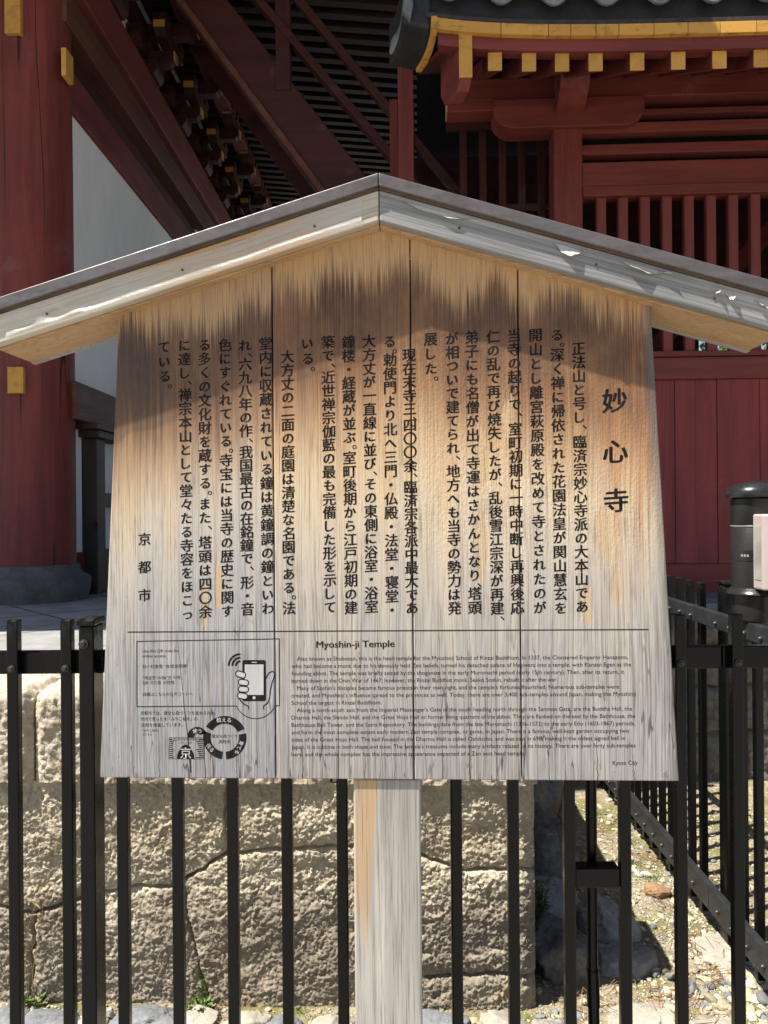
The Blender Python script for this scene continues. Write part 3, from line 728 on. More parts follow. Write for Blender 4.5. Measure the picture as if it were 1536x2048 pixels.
pi_.strip([pn(*p) for p in ((1318, 440), (1330, 412), (1348, 386), (1375, 375), (1400, 388), (1395, 420), (1372, 480), (1360, 540), (1352, 610), (1335, 660), (1297, 686), (1298, 718))], 10*US)
pi_.strip([pn(*p) for p in ((1068, 590), (1078, 620), (1095, 645), (1125, 672), (1163, 690), (1163, 718))], 10*US)
pt_ = Ink()
for t_, a, b, sz in (("Use this QR code for", (202, 188), (535, 185), 36), ("online access.", (200, 233), (420, 231), 36), ("扫一扫查看 “在线说明牌”", (202, 330), (617, 326), 36), ("“해설판 WEB”은 이쪽", (202, 432), (548, 430), 36), ("QR 코드를 스캔해", (202, 476), (487, 474), 36), ("詳細はこちらのＱＲコードへ", (205, 582), (660, 578), 36),
                     ("京都市では、健全な森づくりを進めるため、", (185, 752), (868, 750), 38), ("市内で育った木「みやこ杣木」の", (186, 806), (700, 803), 38), ("活用を推進しています。", (190, 860), (570, 858), 38), ("『みやこ杣木』", (203, 910), (350, 907), 27), ("はこちら", (205, 944), (288, 943), 25)):
    pt_.text_span(t_, pn(*a), pn(*b), sz*US*1.02)
RC = (948, 972)
def ring(r0, r1, a0, a1, n=40):
    o_ = arc(*RC, r1, a0, a1, n); i_ = arc(*RC, r0, a0, a1, n); V = np.array(o_+i_); T = []
    for k in range(n): T += [[k, n+1+k, n+2+k], [k, n+2+k, k+1]]
    pi_.put(V, np.array(T))
for a0, a1 in ((24, 150), (-86, 12), (163, 263)): ring(127, 196, a0, a1)
for a0 in (12, 263, 150):
    c0 = R(a0); 
    tip = RC[0]+161*math.cos(R(a0+ -11)), RC[1]-161*math.sin(R(a0-11))
def tab():
    n = 16; V = np.array(arc(700, 965, 90, 185, 20, n)+arc(700, 965, 28, 195, 40, n)); T = []
    for k in range(n): T += [[k, n+1+k, n+2+k], [k, n+2+k, k+1]]
    pi_.put(V, np.array(T))
tab()
for t_, c_, a, sz in (("植える", (938, 812), 0, 46), ("育てる", (1078, 1060), -115, 44), ("伐る", (815, 1062), -50, 44), ("使う", (697, 912), 0, 44)): rs.text_at(t_, pn(*c_), sz*US, R(a), lvl=2); rs.text_at(t_, pn(c_[0]+1.5, c_[1]), sz*US, R(a), lvl=2.5)
pt_.text_at("健全な森づくり", pn(945, 958), 34*US); pt_.text_at("実践中", pn(945, 1008), 36*US)
# wood brand mark
for a, b in (((444, 972), (757, 972)), ((757, 972), (757, 1165)), ((757, 1165), (444, 1165)), ((444, 1165), (444, 972))): pt_.line(pn(*a), pn(*b), 3*US)
for k in range(10):
    v_ = 990+k*18; w_ = 24+((k*7) % 4)*5; pt_.line(pn(448, v_), pn(448+w_, v_), 7*US); pt_.line(pn(753, v_), pn(753-w_*1.6, v_), 7*US)
for k in range(24): pt_.line(pn(452+k*13, 976+(k % 3)*3), pn(452+k*13+7, 1000-(k % 2)*6), 5*US)
pt_.line(pn(476, 1000), pn(476, 1160), 3*US); pt_.line(pn(505, 1000), pn(505, 1160), 3*US); pt_.line(pn(476, 1000), pn(505, 1000), 3*US)
pt_.text_at("みやこ杣木", pn(600, 1018), 22*US)
pi_.poly([pn(515, 1163), pn(520, 1120)]+[pn(595+(55*math.cos(R(a)) if 1 else 0), 1085-50*math.sin(R(a))) for a in range(160, 19, -10)][0:0]+[pn(540, 1080), pn(560, 1050), pn(580, 1038), pn(598, 1035), pn(615, 1040), pn(635, 1055), pn(652, 1085), pn(668, 1120), pn(674, 1163)])
rs.text_at("京", pn(595, 1112), 112*US, off=.0, lvl=2)
pi_.build('pictogram', m_ink); pt_.build('notice_lettering', m_ink2); rs.build('pictogram_reserve', m_ink_pale)
bpy.data.objects.remove(to)

# ---- post and roof of the sign
pm_ = MB().box(-.066, .074, .006, .096, -.99, -.0015).box(-.066, .074, .042, .096, -.0015, 1.08)
pm_.build('post', m_post, sign, bevel=.004, loc=SO)
L_ = .7975; F0, B0 = -.050, .1355
def slab(side, y0, y1, lo, hi, x_in=0., x_out=L_):
    s_ = side; return MB().prism([(s_*x_in, sof(x_in)+lo), (s_*x_out, sof(x_out)+lo), (s_*x_out, sof(x_out)+hi), (s_*x_in, sof(x_in)+hi)], 'y', y0, y1)
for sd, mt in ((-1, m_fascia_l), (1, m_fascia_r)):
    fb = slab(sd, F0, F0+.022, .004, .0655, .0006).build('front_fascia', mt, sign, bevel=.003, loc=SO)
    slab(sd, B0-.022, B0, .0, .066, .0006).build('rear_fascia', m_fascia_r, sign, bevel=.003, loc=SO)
    slab(sd, F0+.0225, B0-.0225, .0, .066, .0006, L_-.004).build('roof_board', m_soffit, sign, bevel=.002, loc=SO)
    slab(sd, F0-.001, B0+.001, .0660, .0695, .0006, L_-.002).build('drip_strip', m_strip, sign, loc=SO)
    mc = slab(sd, F0-.012, B0+.008, .0695, .0952, .0004, L_+.008).build('metal_flashing', m_cap, sign, bevel=.002, loc=SO)
# clear film: a large loose sheet on the left fascia and curled scraps on the right
fl = []; nu, nv = 90, 14
for i in range(nu+1):
    u = i/nu; x = -.765+.73*u
    for j in range(nv+1):
        v = j/nv
        lo = .0045+.004*abs(math.sin(u*23))*(1 if u < .22 else .15); hi = .056+.003*math.sin(u*17)-.006*u*math.sin(u*5)
        z = sof(x)+lo+(hi-lo)*v
        bulge = .0012+.0050*math.exp(-((v-.12)/.13)**2)*(.8+.2*math.sin(u*9)) + .0024*math.sin(u*60+v*5)*math.exp(-((u-.10)/.08)**2) + .0003*math.sin(u*31+v*9)
        fl.append((x, F0-bulge, z))
T = [(i*(nv+1)+j, (i+1)*(nv+1)+j, (i+1)*(nv+1)+j+1, i*(nv+1)+j+1) for i in range(nu) for j in range(nv)]
f_ = mesh_np('film', np.array(fl), np.array(T), m_film, sign, smooth=True, n=4); f_.location = SO
def scrap(x, s, w, h, curl, seed):
    r_ = random.Random(seed); n = 10; V = []
    for i in range(n+1):
        u = i/n
        for j in range(6):
            v = j/5; hh = h*(math.sin(math.pi*min(1, u*1.15+.02))**.6)*(.7+.3*r_.random())
            xx = x+w*u; zz = sof(xx)+s-hh*v; yy = F0-.001-curl*(v**1.5)*(1+.5*math.sin(u*9+seed))
            V.append((xx+.004*v, yy, zz))
    T = [(i*6+j, i*6+j+1, (i+1)*6+j+1, (i+1)*6+j) for i in range(n) for j in range(5)]
    q = mesh_np('film', np.array(V), np.array(T), m_film_white, sign, smooth=True, n=4); q.location = SO
scrap(.045, .055, .15, .014, .004, 2); scrap(.345, .055, .062, .022, .006, 3); scrap(.475, .056, .098, .016, .007, 5); scrap(.652, .050, .016, .010, .006, 8); scrap(.678, .048, .020, .014, .007, 9); scrap(.735, .05, .05, .012, .005, 12)

# ------------------------------------------------------------------ iron fences
def fence(name, label, loc, rz, bars, rails, zb, zt, bolt_on_rail, post_xs, x0, x1, post_geo):
    f = empty(name, loc, rz, label=label, cat='fence', group='black iron picket fences')
    proto = MB().box(-.013, .013, 0, .025, zb, zt).build('picket', m_iron, f, bevel=.003)
    y = .0515 if bolt_on_rail else -.0005; d = 1 if bolt_on_rail else -1; bprotos = []
    for z in [(a+b)/2-.008 for a, b in rails]:
        bl = MB().tube([(0, y, z), (0, y+d*.004, z), (0, y+d*.0041, z), (0, y+d*.0085, z)], [.0085, .0085, .0062, .004], 12)
        bprotos.append(bl.build('bolt', m_steel, proto, smooth=True))
    for i, x in enumerate(bars):
        p = proto if i == 0 else dup(proto, f)
        if i:
            for q in bprotos: dup(q, p)
        p.location = (x, 0, 0)
    for a, b in rails:
        seams = [x0]+[x for x in SEAM.get(name+str(rz > 1), [])]+[x1]
        for s0, s1 in zip(seams[:-1], seams[1:]):
            MB().box(s0+.0008, s1-.0008, .0255, .051, a, b).build('rail', m_iron_sunlit if bolt_on_rail else m_iron, f, bevel=.003)
    for px in post_xs: post_geo(f, px)
    return f
SEAM = {'iron_fenceFalse': [-.67, -.3, .125, .66, .79], 'iron_fenceTrue': [.45, 1.13]}
def post_front(f, x):
    p = MB().box(x-.0175, x+.0175, -.012, .055, 0, 1.245).build('fence_post', m_iron, f, bevel=.004)
    MB().box(x-.021, x+.021, -.016, .059, 1.2455, 1.262).build('post_cap', m_iron, p, bevel=.004)
    MB().tube([(x-.004, -.0125, 1.205), (x-.004, -.018, 1.205), (x-.004, -.0181, 1.205), (x-.004, -.024, 1.205)], [.011, .011, .008, .005], 12).build('bolt', m_steel, p, smooth=True)
bars = [-1.775, -1.645, -1.515, -1.385, -1.255, -1.127, -1.0, -.874, -.749, -.621, -.493, -.365, -.238, -.109, .026, .157, .290, .421, .551, .682, .815, .945, 1.05]
ff = fence('iron_fence', 'black iron picket fence across the front, directly behind the signboard post', (0, .2, 0), .042, bars, [(1.128, 1.181), (.10, .15)], .04, 1.259, False, [-.697, 1.13], -1.9, 1.14, post_front)
MB().box(.435, .537, .003, .045, .624, .668).build('bracket', m_iron, ff, bevel=.002)
def post_side(f, x):
    p = MB().box(x-.035, x+.035, -.045, -.001, .0, 1.245).build('fence_post', m_iron, f, bevel=.009)
    MB().box(x-.038, x+.038, -.048, .002, 1.2455, 1.256).build('post_cap', m_iron, p, bevel=.003)
sb = [round(.42+.105*i, 3) for i in range(22)]
sf = fence('iron_fence', 'black iron picket fence running away from the front along the gravel strip', (1.1636, 0, 0), math.pi/2+.042, [b_ for b_ in sb if abs(b_-1.13) > .03], [(1.102, 1.157), (.120, .205)], .055, 1.24, True, [1.13, 2.66], .27, 2.70, post_side)

pipe = empty('conduit_pipe', (.484, .285, 0), label='thin black conduit pipe standing upright behind the front fence pickets', cat='pipe')
MB().tube([(0, 0, 1.05), (0, 0, .40)], .0135, 16).build('upper_tube', m_iron, pipe, smooth=True)
MB().tube([(0, 0, .40), (.002, 0, .31)], .0155, 16).build('coupling', m_iron, pipe, smooth=True)
MB().tube([(.002, 0, .315), (.003, -.003, .2), (.006, -.012, .12), (.016, -.03, .04), (.03, -.05, -.02)], .0135, 14).build('lower_tube', m_iron, pipe, smooth=True)

# ------------------------------------------------------------------ garden lamp clamped on the side fence rail
lc = (1.122, .86)
lamp = empty('garden_lamp', (lc[0], lc[1], 1.157), label='dark cylindrical outdoor lamp with pale floodlight box, mounted on fence rail', cat='lamp')
LO = (-lc[0], -lc[1], -1.157)
MB().lathe([(.070, 1.245), (.071, 1.25), (.071, 1.447), (.0695, 1.449), (.0695, 1.452), (.071, 1.454), (.071, 1.535), (.06, 1.54)], lc, 48).build('lamp_body', m_lampbody, lamp, smooth=True, loc=LO)
MB().lathe([(.0712, 1.4475), (.0722, 1.449), (.0722, 1.452), (.0712, 1.4535)], lc, 48).build('ring', m_ring, lamp, smooth=True, loc=LO)
cp = MB(); n = 40
for k, (r_, z_) in enumerate(((.073, 1.540), (.084, 1.541), (.087, 1.548), (.085, 1.562), (.072, 1.578), (.04, 1.588), (.0, 1.590))):
    for j in range(n):
        t = 2*math.pi*j/n; ex = 1.35 if math.cos(t) > 0 else 1.; dx = r_*math.cos(t)*ex
        cp.v.append((lc[0]+dx, lc[1]+r_*math.sin(t), z_+.10*max(-.03, dx)*.6))
for k in range(6):
    for j in range(n): cp.f.append((k*n+j, k*n+(j+1) % n, (k+1)*n+(j+1) % n, (k+1)*n+j))
cp.f.append(tuple(range(n))[::-1])
cp.build('lamp_cap', m_lampcap, lamp, smooth=True, loc=LO)
MB().lathe([(.07, 1.262), (.076, 1.255), (.086, 1.246), (.087, 1.242), (.06, 1.240)], lc, 48).build('flange', m_lampcap, lamp, smooth=True, loc=LO)
MB().lathe([(.066, 1.160), (.068, 1.165), (.068, 1.238)], lc, 48).build('socket', m_lampbody, lamp, smooth=True, loc=LO)
MB().box(lc[0]-.02, lc[0]+.03, lc[1]-.04, lc[1]+.04, 1.1575, 1.164).build('clamp', m_iron, lamp, loc=LO)
a0 = R(205); q = Vector((math.cos(a0), math.sin(a0)))
npl = MB()
for k in range(6):
    a1 = R(200+7*k); a2 = R(207+7*k); rr = .0722
    npl.add([(lc[0]+rr*math.cos(a1), lc[1]+rr*math.sin(a1), 1.345), (lc[0]+rr*math.cos(a2), lc[1]+rr*math.sin(a2), 1.345), (lc[0]+rr*math.cos(a2), lc[1]+rr*math.sin(a2), 1.378), (lc[0]+rr*math.cos(a1), lc[1]+rr*math.sin(a1), 1.378)], [(0, 1, 2, 3)])
pl = npl.build('nameplate', m_lampcap, lamp, loc=LO)
pw = MB()
for k in range(3):
    a1 = R(213+7*k); a2 = R(218+7*k); rr = .0726
    pw.add([(lc[0]+rr*math.cos(a), lc[1]+rr*math.sin(a), z) for a, z in ((a1, 1.358), (a2, 1.358), (a2, 1.365), (a1, 1.365))], [(0, 1, 2, 3)])
pw.build('nameplate_print', m_white_print, pl)
fx0, fy0, fy1 = 1.088, .72, .80
flb = MB().prism([(fx0, fy1), (fx0, fy0+.012), (fx0+.016, fy0), (1.32, fy0), (1.32, fy1)], 'z', 1.262, 1.488)
fo = flb.build('floodlight_box', m_pink, lamp, bevel=.006, seg=3, loc=LO)
MB().prism([(fx0+.028, fy0-.001), (1.32, fy0-.001), (1.32, fy0-.016), (fx0+.04, fy0-.014)], 'z', 1.365, 1.380).build('ridge', m_pink, fo, bevel=.003)
MB().box(fx0-.0015, fx0+.004, fy0+.022, fy1-.014, 1.292, 1.452).build('lens', m_lens, fo)
MB().box(fx0+.06, fx0+.16, fy1, lc[1]-.05, 1.30, 1.34).build('bracket_arm', m_pink, fo)

# ------------------------------------------------------------------ stones, gravel, weeds
def ico(sub):
    bm = bmesh.new(); bmesh.ops.create_icosphere(bm, subdivisions=sub, radius=1)
    V = np.array([v.co[:] for v in bm.verts]); T = np.array([[v.index for v in f.verts] for f in bm.faces]); bm.free(); return V, T
I2, I4 = ico(2), ico(5)
def rock(name, label, cat, loc, size, mat, seed, rz=0, group=None, flat=.0, rough=.30):
    V, T = I4; r_ = np.random.RandomState(seed)
    P = V.copy(); d = 1+rough*fbm(P, 1.1, 3, seed)+.09*fbm(P, 4.5, 3, seed+3)+.045*fbm(P, 14, 3, seed+5)
    for k in range(9):      # chipped planes
        nrm = r_.normal(size=3); nrm /= np.linalg.norm(nrm); c = .72+.25*r_.rand()
        e = P*d[:, None]@nrm-c; d = np.where(e > 0, d-e*.85/np.maximum(P@nrm, .2), d)
    P = P*d[:, None]
    if flat: P[:, 2] = np.where(P[:, 2] > flat, flat+(P[:, 2]-flat)*.15, P[:, 2])
    o = mesh_np(name, P*np.array(size), T, mat, smooth=True)
    o.location = loc; o.rotation_euler = (0, 0, rz)
    return tag(o, label, cat, group)
G1 = 'boulders at the foot of the granite wall'
rock('boulder', 'large dark boulder deep in shade at the far end of the granite wall', 'rock', (.56, 2.25, .12), (.22, .3, .26), m_boulder_dark, 1, group=G1)
rock('boulder', 'dark rounded boulder in shade just left of the conduit pipe', 'rock', (.56, 1.66, .06), (.16, .22, .16), m_boulder_dark, 2, .4, group=G1)
rock('boulder', 'speckled grey boulder in shade directly behind the pipe bracket', 'rock', (.56, 1.36, .02), (.11, .13, .09), m_boulder, 3, .3, group=G1)
rock('boulder', 'smooth grey boulder behind the pipe with sharp upper edge', 'rock', (.74, 1.22, .0), (.10, .11, .10), m_boulder, 4, .9, group=G1)
rock('boulder', 'dark low boulder at the corner of the granite wall', 'rock', (.52, .98, .02), (.11, .13, .11), m_boulder_dark, 5, .2, group=G1)
rock('boulder', 'flat grey boulder half in the wall shadow right of the pipe', 'rock', (.74, 1.0, .0), (.10, .085, .075), m_boulder, 6, .2, group=G1, flat=.5)
rock('boulder', 'rough dark boulder wedged high against the hidden wall corner', 'rock', (.50, 1.93, .2), (.14, .2, .18), m_boulder_dark, 9, .2, group=G1)
rock('slab_stone', 'pale flat sunlit slab at the pipe foot', 'rock', (.72, .72, -.02), (.125, .10, .065), m_paleslab, 7, .3, flat=.5)
rock('slab_stone', 'pale flat slab under the foot of the side fence post', 'rock', (1.10, 1.09, -.01), (.10, .10, .05), m_paleslab, 8, .8, flat=.5)
rock('slab_stone', 'pale rounded slab among coarse pebbles below the front fence', 'rock', (.93, .66, -.015), (.12, .07, .06), m_paleslab, 12, .1, flat=.5)
rock('orange_stone', 'smooth orange brown stone lying alone on the mossy gravel', 'rock', (.995, 1.47, .018), (.055, .035, .03), m_orange, 13, -.3, rough=.1)
rock('grey_stone', 'blue grey rounded stone lit at the tip of the wall shadow', 'rock', (.90, .86, .01), (.038, .03, .026), m_bluestone, 14, .4)
G2 = 'edging stones along the wall foot'
for i, (x, w, mt, lb) in enumerate(((-1.16, .075, m_bluestone, 'blue grey edging stone at the far left below the wall'), (-1.03, .10, m_bluestone, 'broad blue grey edging stone beside the fence post'), (-.895, .05, m_paleslab, 'small pale edging stone just right of the fence post'), (-.74, .115, m_bluestone, 'large dark blue edging stone before the wall, left of the weed'), (-.58, .06, m_paleslab, 'pale edging stone below the leafy weed by the wall crack'), (-.44, .07, m_paleslab, 'sandy edging stone right of the leafy weed'), (-.33, .06, m_bluestone, 'round blue grey edging stone left of the signpost'), (-.21, .055, m_paleslab, 'pale sandy edging stone beside the signpost foot'), (.13, .09, m_bluestone, 'blue grey edging stone just right of the signpost'), (.30, .07, m_paleslab, 'pale edging stone near the wall corner'), (.45, .06, m_boulder, 'dull grey edging stone beyond the wall corner'))):
    rock('edging_stone', lb, 'rock', (x, .655+.02*math.sin(i*5), .0), (w, .06, .030), mt, 30+i, .2*math.sin(i*3), G2)

def pebbles():
    r_ = np.random.RandomState(5); Vs = []; Ts = []; At = []; n0 = 0
    V2, T2 = I2; V1, T1 = ico(1)
    def batch(N, x0, x1, y0, y1, smin, smax, coarse=None):
        nonlocal n0
        x = r_.uniform(x0, x1, N); y = r_.uniform(y0, y1, N)
        P = np.stack([x, y, np.zeros(N)], 1)
        dens = fbm(P, 3.1, 3, 77)
        keep = dens > r_.uniform(-1.1, .25, N)
        if coarse: keep &= coarse(x, y)
        x, y = x[keep], y[keep]; N = len(x)
        s = smin*(smax/smin)**(r_.rand(N)**1.7)
        base = V2 if smax > .012 else V1; tri = T2 if smax > .012 else T1
        m = len(base)
        sc = s[:, None]*np.stack([r_.uniform(.8, 1.5, N), r_.uniform(.7, 1.1, N), r_.uniform(.45, .8, N)], 1)
        a = r_.uniform(0, 6.28, N); tl = r_.normal(0, .3, N)
        B = np.repeat(base[None], N, 0)
        for k in range(5):
            nr = r_.normal(size=(N, 3)); nr /= np.linalg.norm(nr, axis=1)[:, None]; c = r_.uniform(.48, .88, N)
            e = np.einsum('nmk,nk->nm', B, nr)-c[:, None]; B = B-np.maximum(e, 0)[:, :, None]*nr[:, None, :]
        B = B*sc[:, None, :]
        ct, st = np.cos(tl)[:, None], np.sin(tl)[:, None]; X = B[:, :, 0]*ct-B[:, :, 2]*st; Zz = B[:, :, 0]*st+B[:, :, 2]*ct
        ca, sa = np.cos(a)[:, None], np.sin(a)[:, None]; Y = B[:, :, 1]
        W = np.stack([X*ca-Y*sa+x[:, None], X*sa+Y*ca+y[:, None], Zz+(sc[:, 2]*.45)[:, None]], -1).reshape(-1, 3)
        Vs.append(W); Ts.append((tri[None]+(np.arange(N)*m)[:, None, None]).reshape(-1, 3)+n0); n0 += N*m
        tint = r_.rand(N); At.append(np.repeat(tint, m))
    batch(1500, .42, 1.75, .42, 2.75, .006, .018)
    batch(17000, .42, 1.75, .42, 2.78, .002, .0068)
    batch(9000, .75, 1.3, .45, 1.6, .0016, .0042)
    batch(300, .80, 1.16, .45, 1.02, .010, .024)
    batch(260, .62, 1.1, .95, 1.75, .008, .017)
    batch(900, -1.5, .6, .45, .74, .006, .018)
    batch(3000, -1.5, .6, .45, .745, .0025, .007)
    o = mesh_np('gravel', np.concatenate(Vs), np.concatenate(Ts), m_gravel, smooth=True, attr=np.concatenate(At))
    o.data.set_sharp_from_angle(angle=R(32)); tag(o, kind='stuff')
pebbles()
def needles():
    r_ = random.Random(3); m = MB()
    spots = [(.80, .80, .10, 90), (1.0, 1.12, .08, 60), (1.02, 1.35, .06, 40), (.90, 2.1, .12, 60), (.55, .78, .08, 70), (1.0, .95, .06, 40), (-.55, .70, .05, 20), (1.3, 1.5, .2, 60), (1.05, 1.8, .1, 50)]
    for x, y, s, n in spots:
        base = r_.uniform(0, 3.14)
        for _ in range(n//2):
            a = r_.gauss(base, .6); cx, cy = r_.gauss(x, s*.6), r_.gauss(y, s*.6); L = r_.uniform(.02, .045); z = r_.uniform(.008, .022)
            dx, dy = math.cos(a)*L, math.sin(a)*L
            m.bar((cx-dx, cy-dy, z+r_.uniform(-.006, .01)), (cx+dx, cy+dy, z), .0016, .0012)
    tag(m.build('fallen_needles', m_needle), kind='stuff')
needles()
def leaf_quad(m, p, d, w, L, r_):
    d = Vector(d).normalized(); sd = d.cross(Vector((r_.uniform(-1, 1), r_.uniform(-1, 1), 1))).normalized(); p = Vector(p)
    nn = sd.cross(d)*.12*L
    m.add([p, p+d*L*.4+sd*w+nn, p+d*L, p+d*L*.4-sd*w+nn], [(0, 1, 2), (0, 2, 3)])
def moss():
    r_ = random.Random(9); m = MB()
    for x, y, s, n in ((.93, 2.3, .06, 700), (1.0, 1.95, .08, 600), (1.01, 1.62, .06, 600), (.97, 1.75, .05, 400), (1.25, 1.6, .2, 900), (1.3, 2.1, .2, 900), (-.57, .71, .06, 400), (-1.09, .70, .04, 300), (1.03, 1.17, .03, 250), (.45, .70, .05, 250), (-.3, .73, .05, 200), (.1, .735, .05, 200)):
        for _ in range(n):
            a = r_.uniform(0, 6.28); q = abs(r_.gauss(0, s)); px, py = x+q*math.cos(a), y+q*math.sin(a)
            leaf_quad(m, (px, py, .002), (r_.uniform(-1, 1), r_.uniform(-1, 1), 1.0), .0012, r_.uniform(.004, .011), r_)
    tag(m.build('moss', m_leaf), kind='stuff')
moss()
def weed(label, loc, stems, leaves, seed, tall=.2, mat=None):
    r_ = random.Random(seed); w = empty('weed', loc, label=label, cat='plant')
    s = MB(); l = MB()
    for _ in range(stems):
        a = r_.uniform(0, 6.28); h = tall*r_.uniform(.5, 1.1); bx, by = r_.uniform(-.02, .02), r_.uniform(-.008, .008)
        pts = [(bx+.35*h*t*t*math.cos(a)*.6+.006*math.sin(t*9+a*5), by-.03*h*t, h*t) for t in (0, .3, .6, .85, 1)]
        s.tube(pts, [.0013, .0012, .001, .0008, .0004], 5)
        for _ in range(5):
            t = r_.uniform(.3, 1); leaf_quad(s, (bx+.15*h*t*t*math.cos(a), by, h*t), (r_.uniform(-1, 1), r_.uniform(-.6, .2), r_.uniform(.2, 1)), .0022, r_.uniform(.015, .04), r_)
    for _ in range(leaves):
        a = r_.uniform(0, 6.28); q = r_.uniform(0, .05); leaf_quad(l, (q*math.cos(a), q*math.sin(a)*.5, r_.uniform(.002, .03)), (math.cos(a), math.sin(a), r_.uniform(.2, 1.2)), .007, r_.uniform(.012, .026), r_)
    s.build('stem', mat or m_straw, w); l.build('foliage', m_leaf, w)
weed('leafy little weed growing at the foot of the wall crack', (-.60, .71, 0), 4, 70, 1, .12, m_leaf)
weed('tall thin dry weed climbing the wall left of the fence post', (-1.125, .72, 0), 5, 50, 2, .40)
weed('shaded grass tuft between boulders beside the granite wall', (.50, 1.20, .02), 26, 40, 3, .17, m_leaf)
weed('thin dry stalk standing at the side fence far end', (1.04, 2.18, 0), 5, 12, 4, .3)

# ------------------------------------------------------------------ temple gate (left)
PH = .03
gate = empty('temple_gate', (0, 0, 0), PH, label='large red temple gate with white plaster wall and gilded bracket ends', cat='gate')
pc = (-2.285, 3.371)
pil = MB().lathe([(.252, 1.19), (.253, 2.2), (.25, 3.5), (.243, 5.6)], pc, 64).build('pillar', m_pillar, gate, smooth=True)
for z0, z1 in ((2.243, 2.404), (4.43, 4.66)): MB().box(pc[0]-.030, pc[0]+.068, pc[1]-.275, pc[1]-.2, z0, z1).build('beam_end', m_gold, pil, bevel=.004)
MB().box(-2.022, -1.990, 3.215, 3.33, 4.235, 4.41).build('beam_end', m_gold, pil, bevel=.004)
bs_ = [(.20, .95), (.318, .955), (.335, 1.02), (.343, 1.08), (.34, 1.105), (.325, 1.115), (.295, 1.125), (.278, 1.15), (.272, 1.185), (.255, 1.19)]
MB().lathe(bs_, pc, 64).build('base_stone', m_basestone, gate, smooth=True)
MB().box(-2.25, -2.10, 3.36, 12.0, 1.25, 4.165).build('plaster_wall', m_plaster, gate)
MB().box(-2.25, -2.085, 3.36, 12.0, .965, 1.25).build('sill_beam', m_red_y, gate, bevel=.006)
MB().box(-2.26, -2.07, 3.36, 12.0, 4.165, 4.43).build('tie_beam', m_red_y, gate, bevel=.008)
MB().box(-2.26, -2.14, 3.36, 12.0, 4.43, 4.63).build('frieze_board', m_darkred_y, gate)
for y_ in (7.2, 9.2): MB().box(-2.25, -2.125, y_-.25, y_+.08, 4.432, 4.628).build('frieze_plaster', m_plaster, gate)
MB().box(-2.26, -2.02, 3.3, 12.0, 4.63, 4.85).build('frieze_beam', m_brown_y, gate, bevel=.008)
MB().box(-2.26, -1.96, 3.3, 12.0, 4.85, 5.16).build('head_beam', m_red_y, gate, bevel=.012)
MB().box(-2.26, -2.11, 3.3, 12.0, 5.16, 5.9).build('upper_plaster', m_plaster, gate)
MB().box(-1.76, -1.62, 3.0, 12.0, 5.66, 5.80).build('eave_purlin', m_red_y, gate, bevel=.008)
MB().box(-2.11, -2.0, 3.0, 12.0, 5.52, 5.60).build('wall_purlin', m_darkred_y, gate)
# door surround below
MB().box(-2.10, -2.0, 3.36, 5.6, 2.115, 2.36).build('lintel', m_brown_y, gate, bevel=.006)
MB().box(-2.10, -1.94, 3.55, 4.4, 2.075, 2.113).box(-2.095, -1.96, 3.62, 4.2, 2.025, 2.074).build('lintel_bracket', m_dark, gate, bevel=.004)
dp = MB().box(-2.105, -1.995, 3.68, 3.835, .965, 2.023).build('door_post', m_dark, gate, bevel=.005)
MB().box(-2.09, -2.02, 3.837, 5.4, 1.56, 1.655).build('door_rail', m_dark, gate, bevel=.004)
MB().tube([(-2.00+.004*math.cos(a), 3.66+.018*math.cos(a), 1.43+.028*math.sin(a)) for a in np.linspace(0, 2*math.pi, 17)], .004, 8).build('ring_handle', m_iron, dp, smooth=True)
# bracket complexes: made once, then copied along the wall
def bracket():
    b = MB()
    b.prism([(-2.13, 5.165), (-1.94, 5.165), (-1.91, 5.21), (-1.91, 5.28), (-2.13, 5.28)], 'y', -.11, .11)
    b.prism([(-2.12, 5.27), (-1.82, 5.27), (-1.79, 5.32), (-1.79, 5.38), (-2.12, 5.38)], 'y', -.05, .05)
    b.prism([(-2.12, 5.37), (-2.0, 5.37), (-2.0, 5.5), (-1.64, 5.5), (-1.60, 5.54), (-1.60, 5.61), (-2.12, 5.61)], 'y', -.05, .05)
    o = b.build('bracket', m_darkred_y, gate, bevel=.004)
    for x_, z_, L in ((-2.04, 5.30, .30), (-1.84, 5.40, .27), (-1.67, 5.60, .30)):
        a = MB().prism([(-L+.06, z_), (L-.06, z_), (L, z_+.06), (L, z_+.10), (-L, z_+.10), (-L, z_+.06)], 'x', x_-.05, x_+.05)
        for y_ in (-L+.07, 0, L-.07): a.box(x_-.06, x_+.06, y_-.06, y_+.06, z_+.095, z_+.17)
        a.build('bracket_arm', m_darkred_y, o, bevel=.004)
        if x_ < -2: continue
        for s_ in (-1, 1): MB().box(x_-.046, x_+.046, s_*(L+.004)-.006, s_*(L+.004)+.006, z_+.045, z_+.098).build('gilded_tip', m_gold, o)
    for q in ((-1.788, -1.776, -.046, .046, 5.305, 5.378), (-1.598, -1.586, -.046, .046, 5.525, 5.608)): MB().box(*q).build('gilded_tip', m_gold, o)
    return o
b0 = bracket()
for k in range(10):
    b_ = b0 if k == 0 else dup(b0, gate)
    b_.location = (0, 4.05+.9*k, 0)
    if k:
        for ch in b0.children: dup(ch, b_)
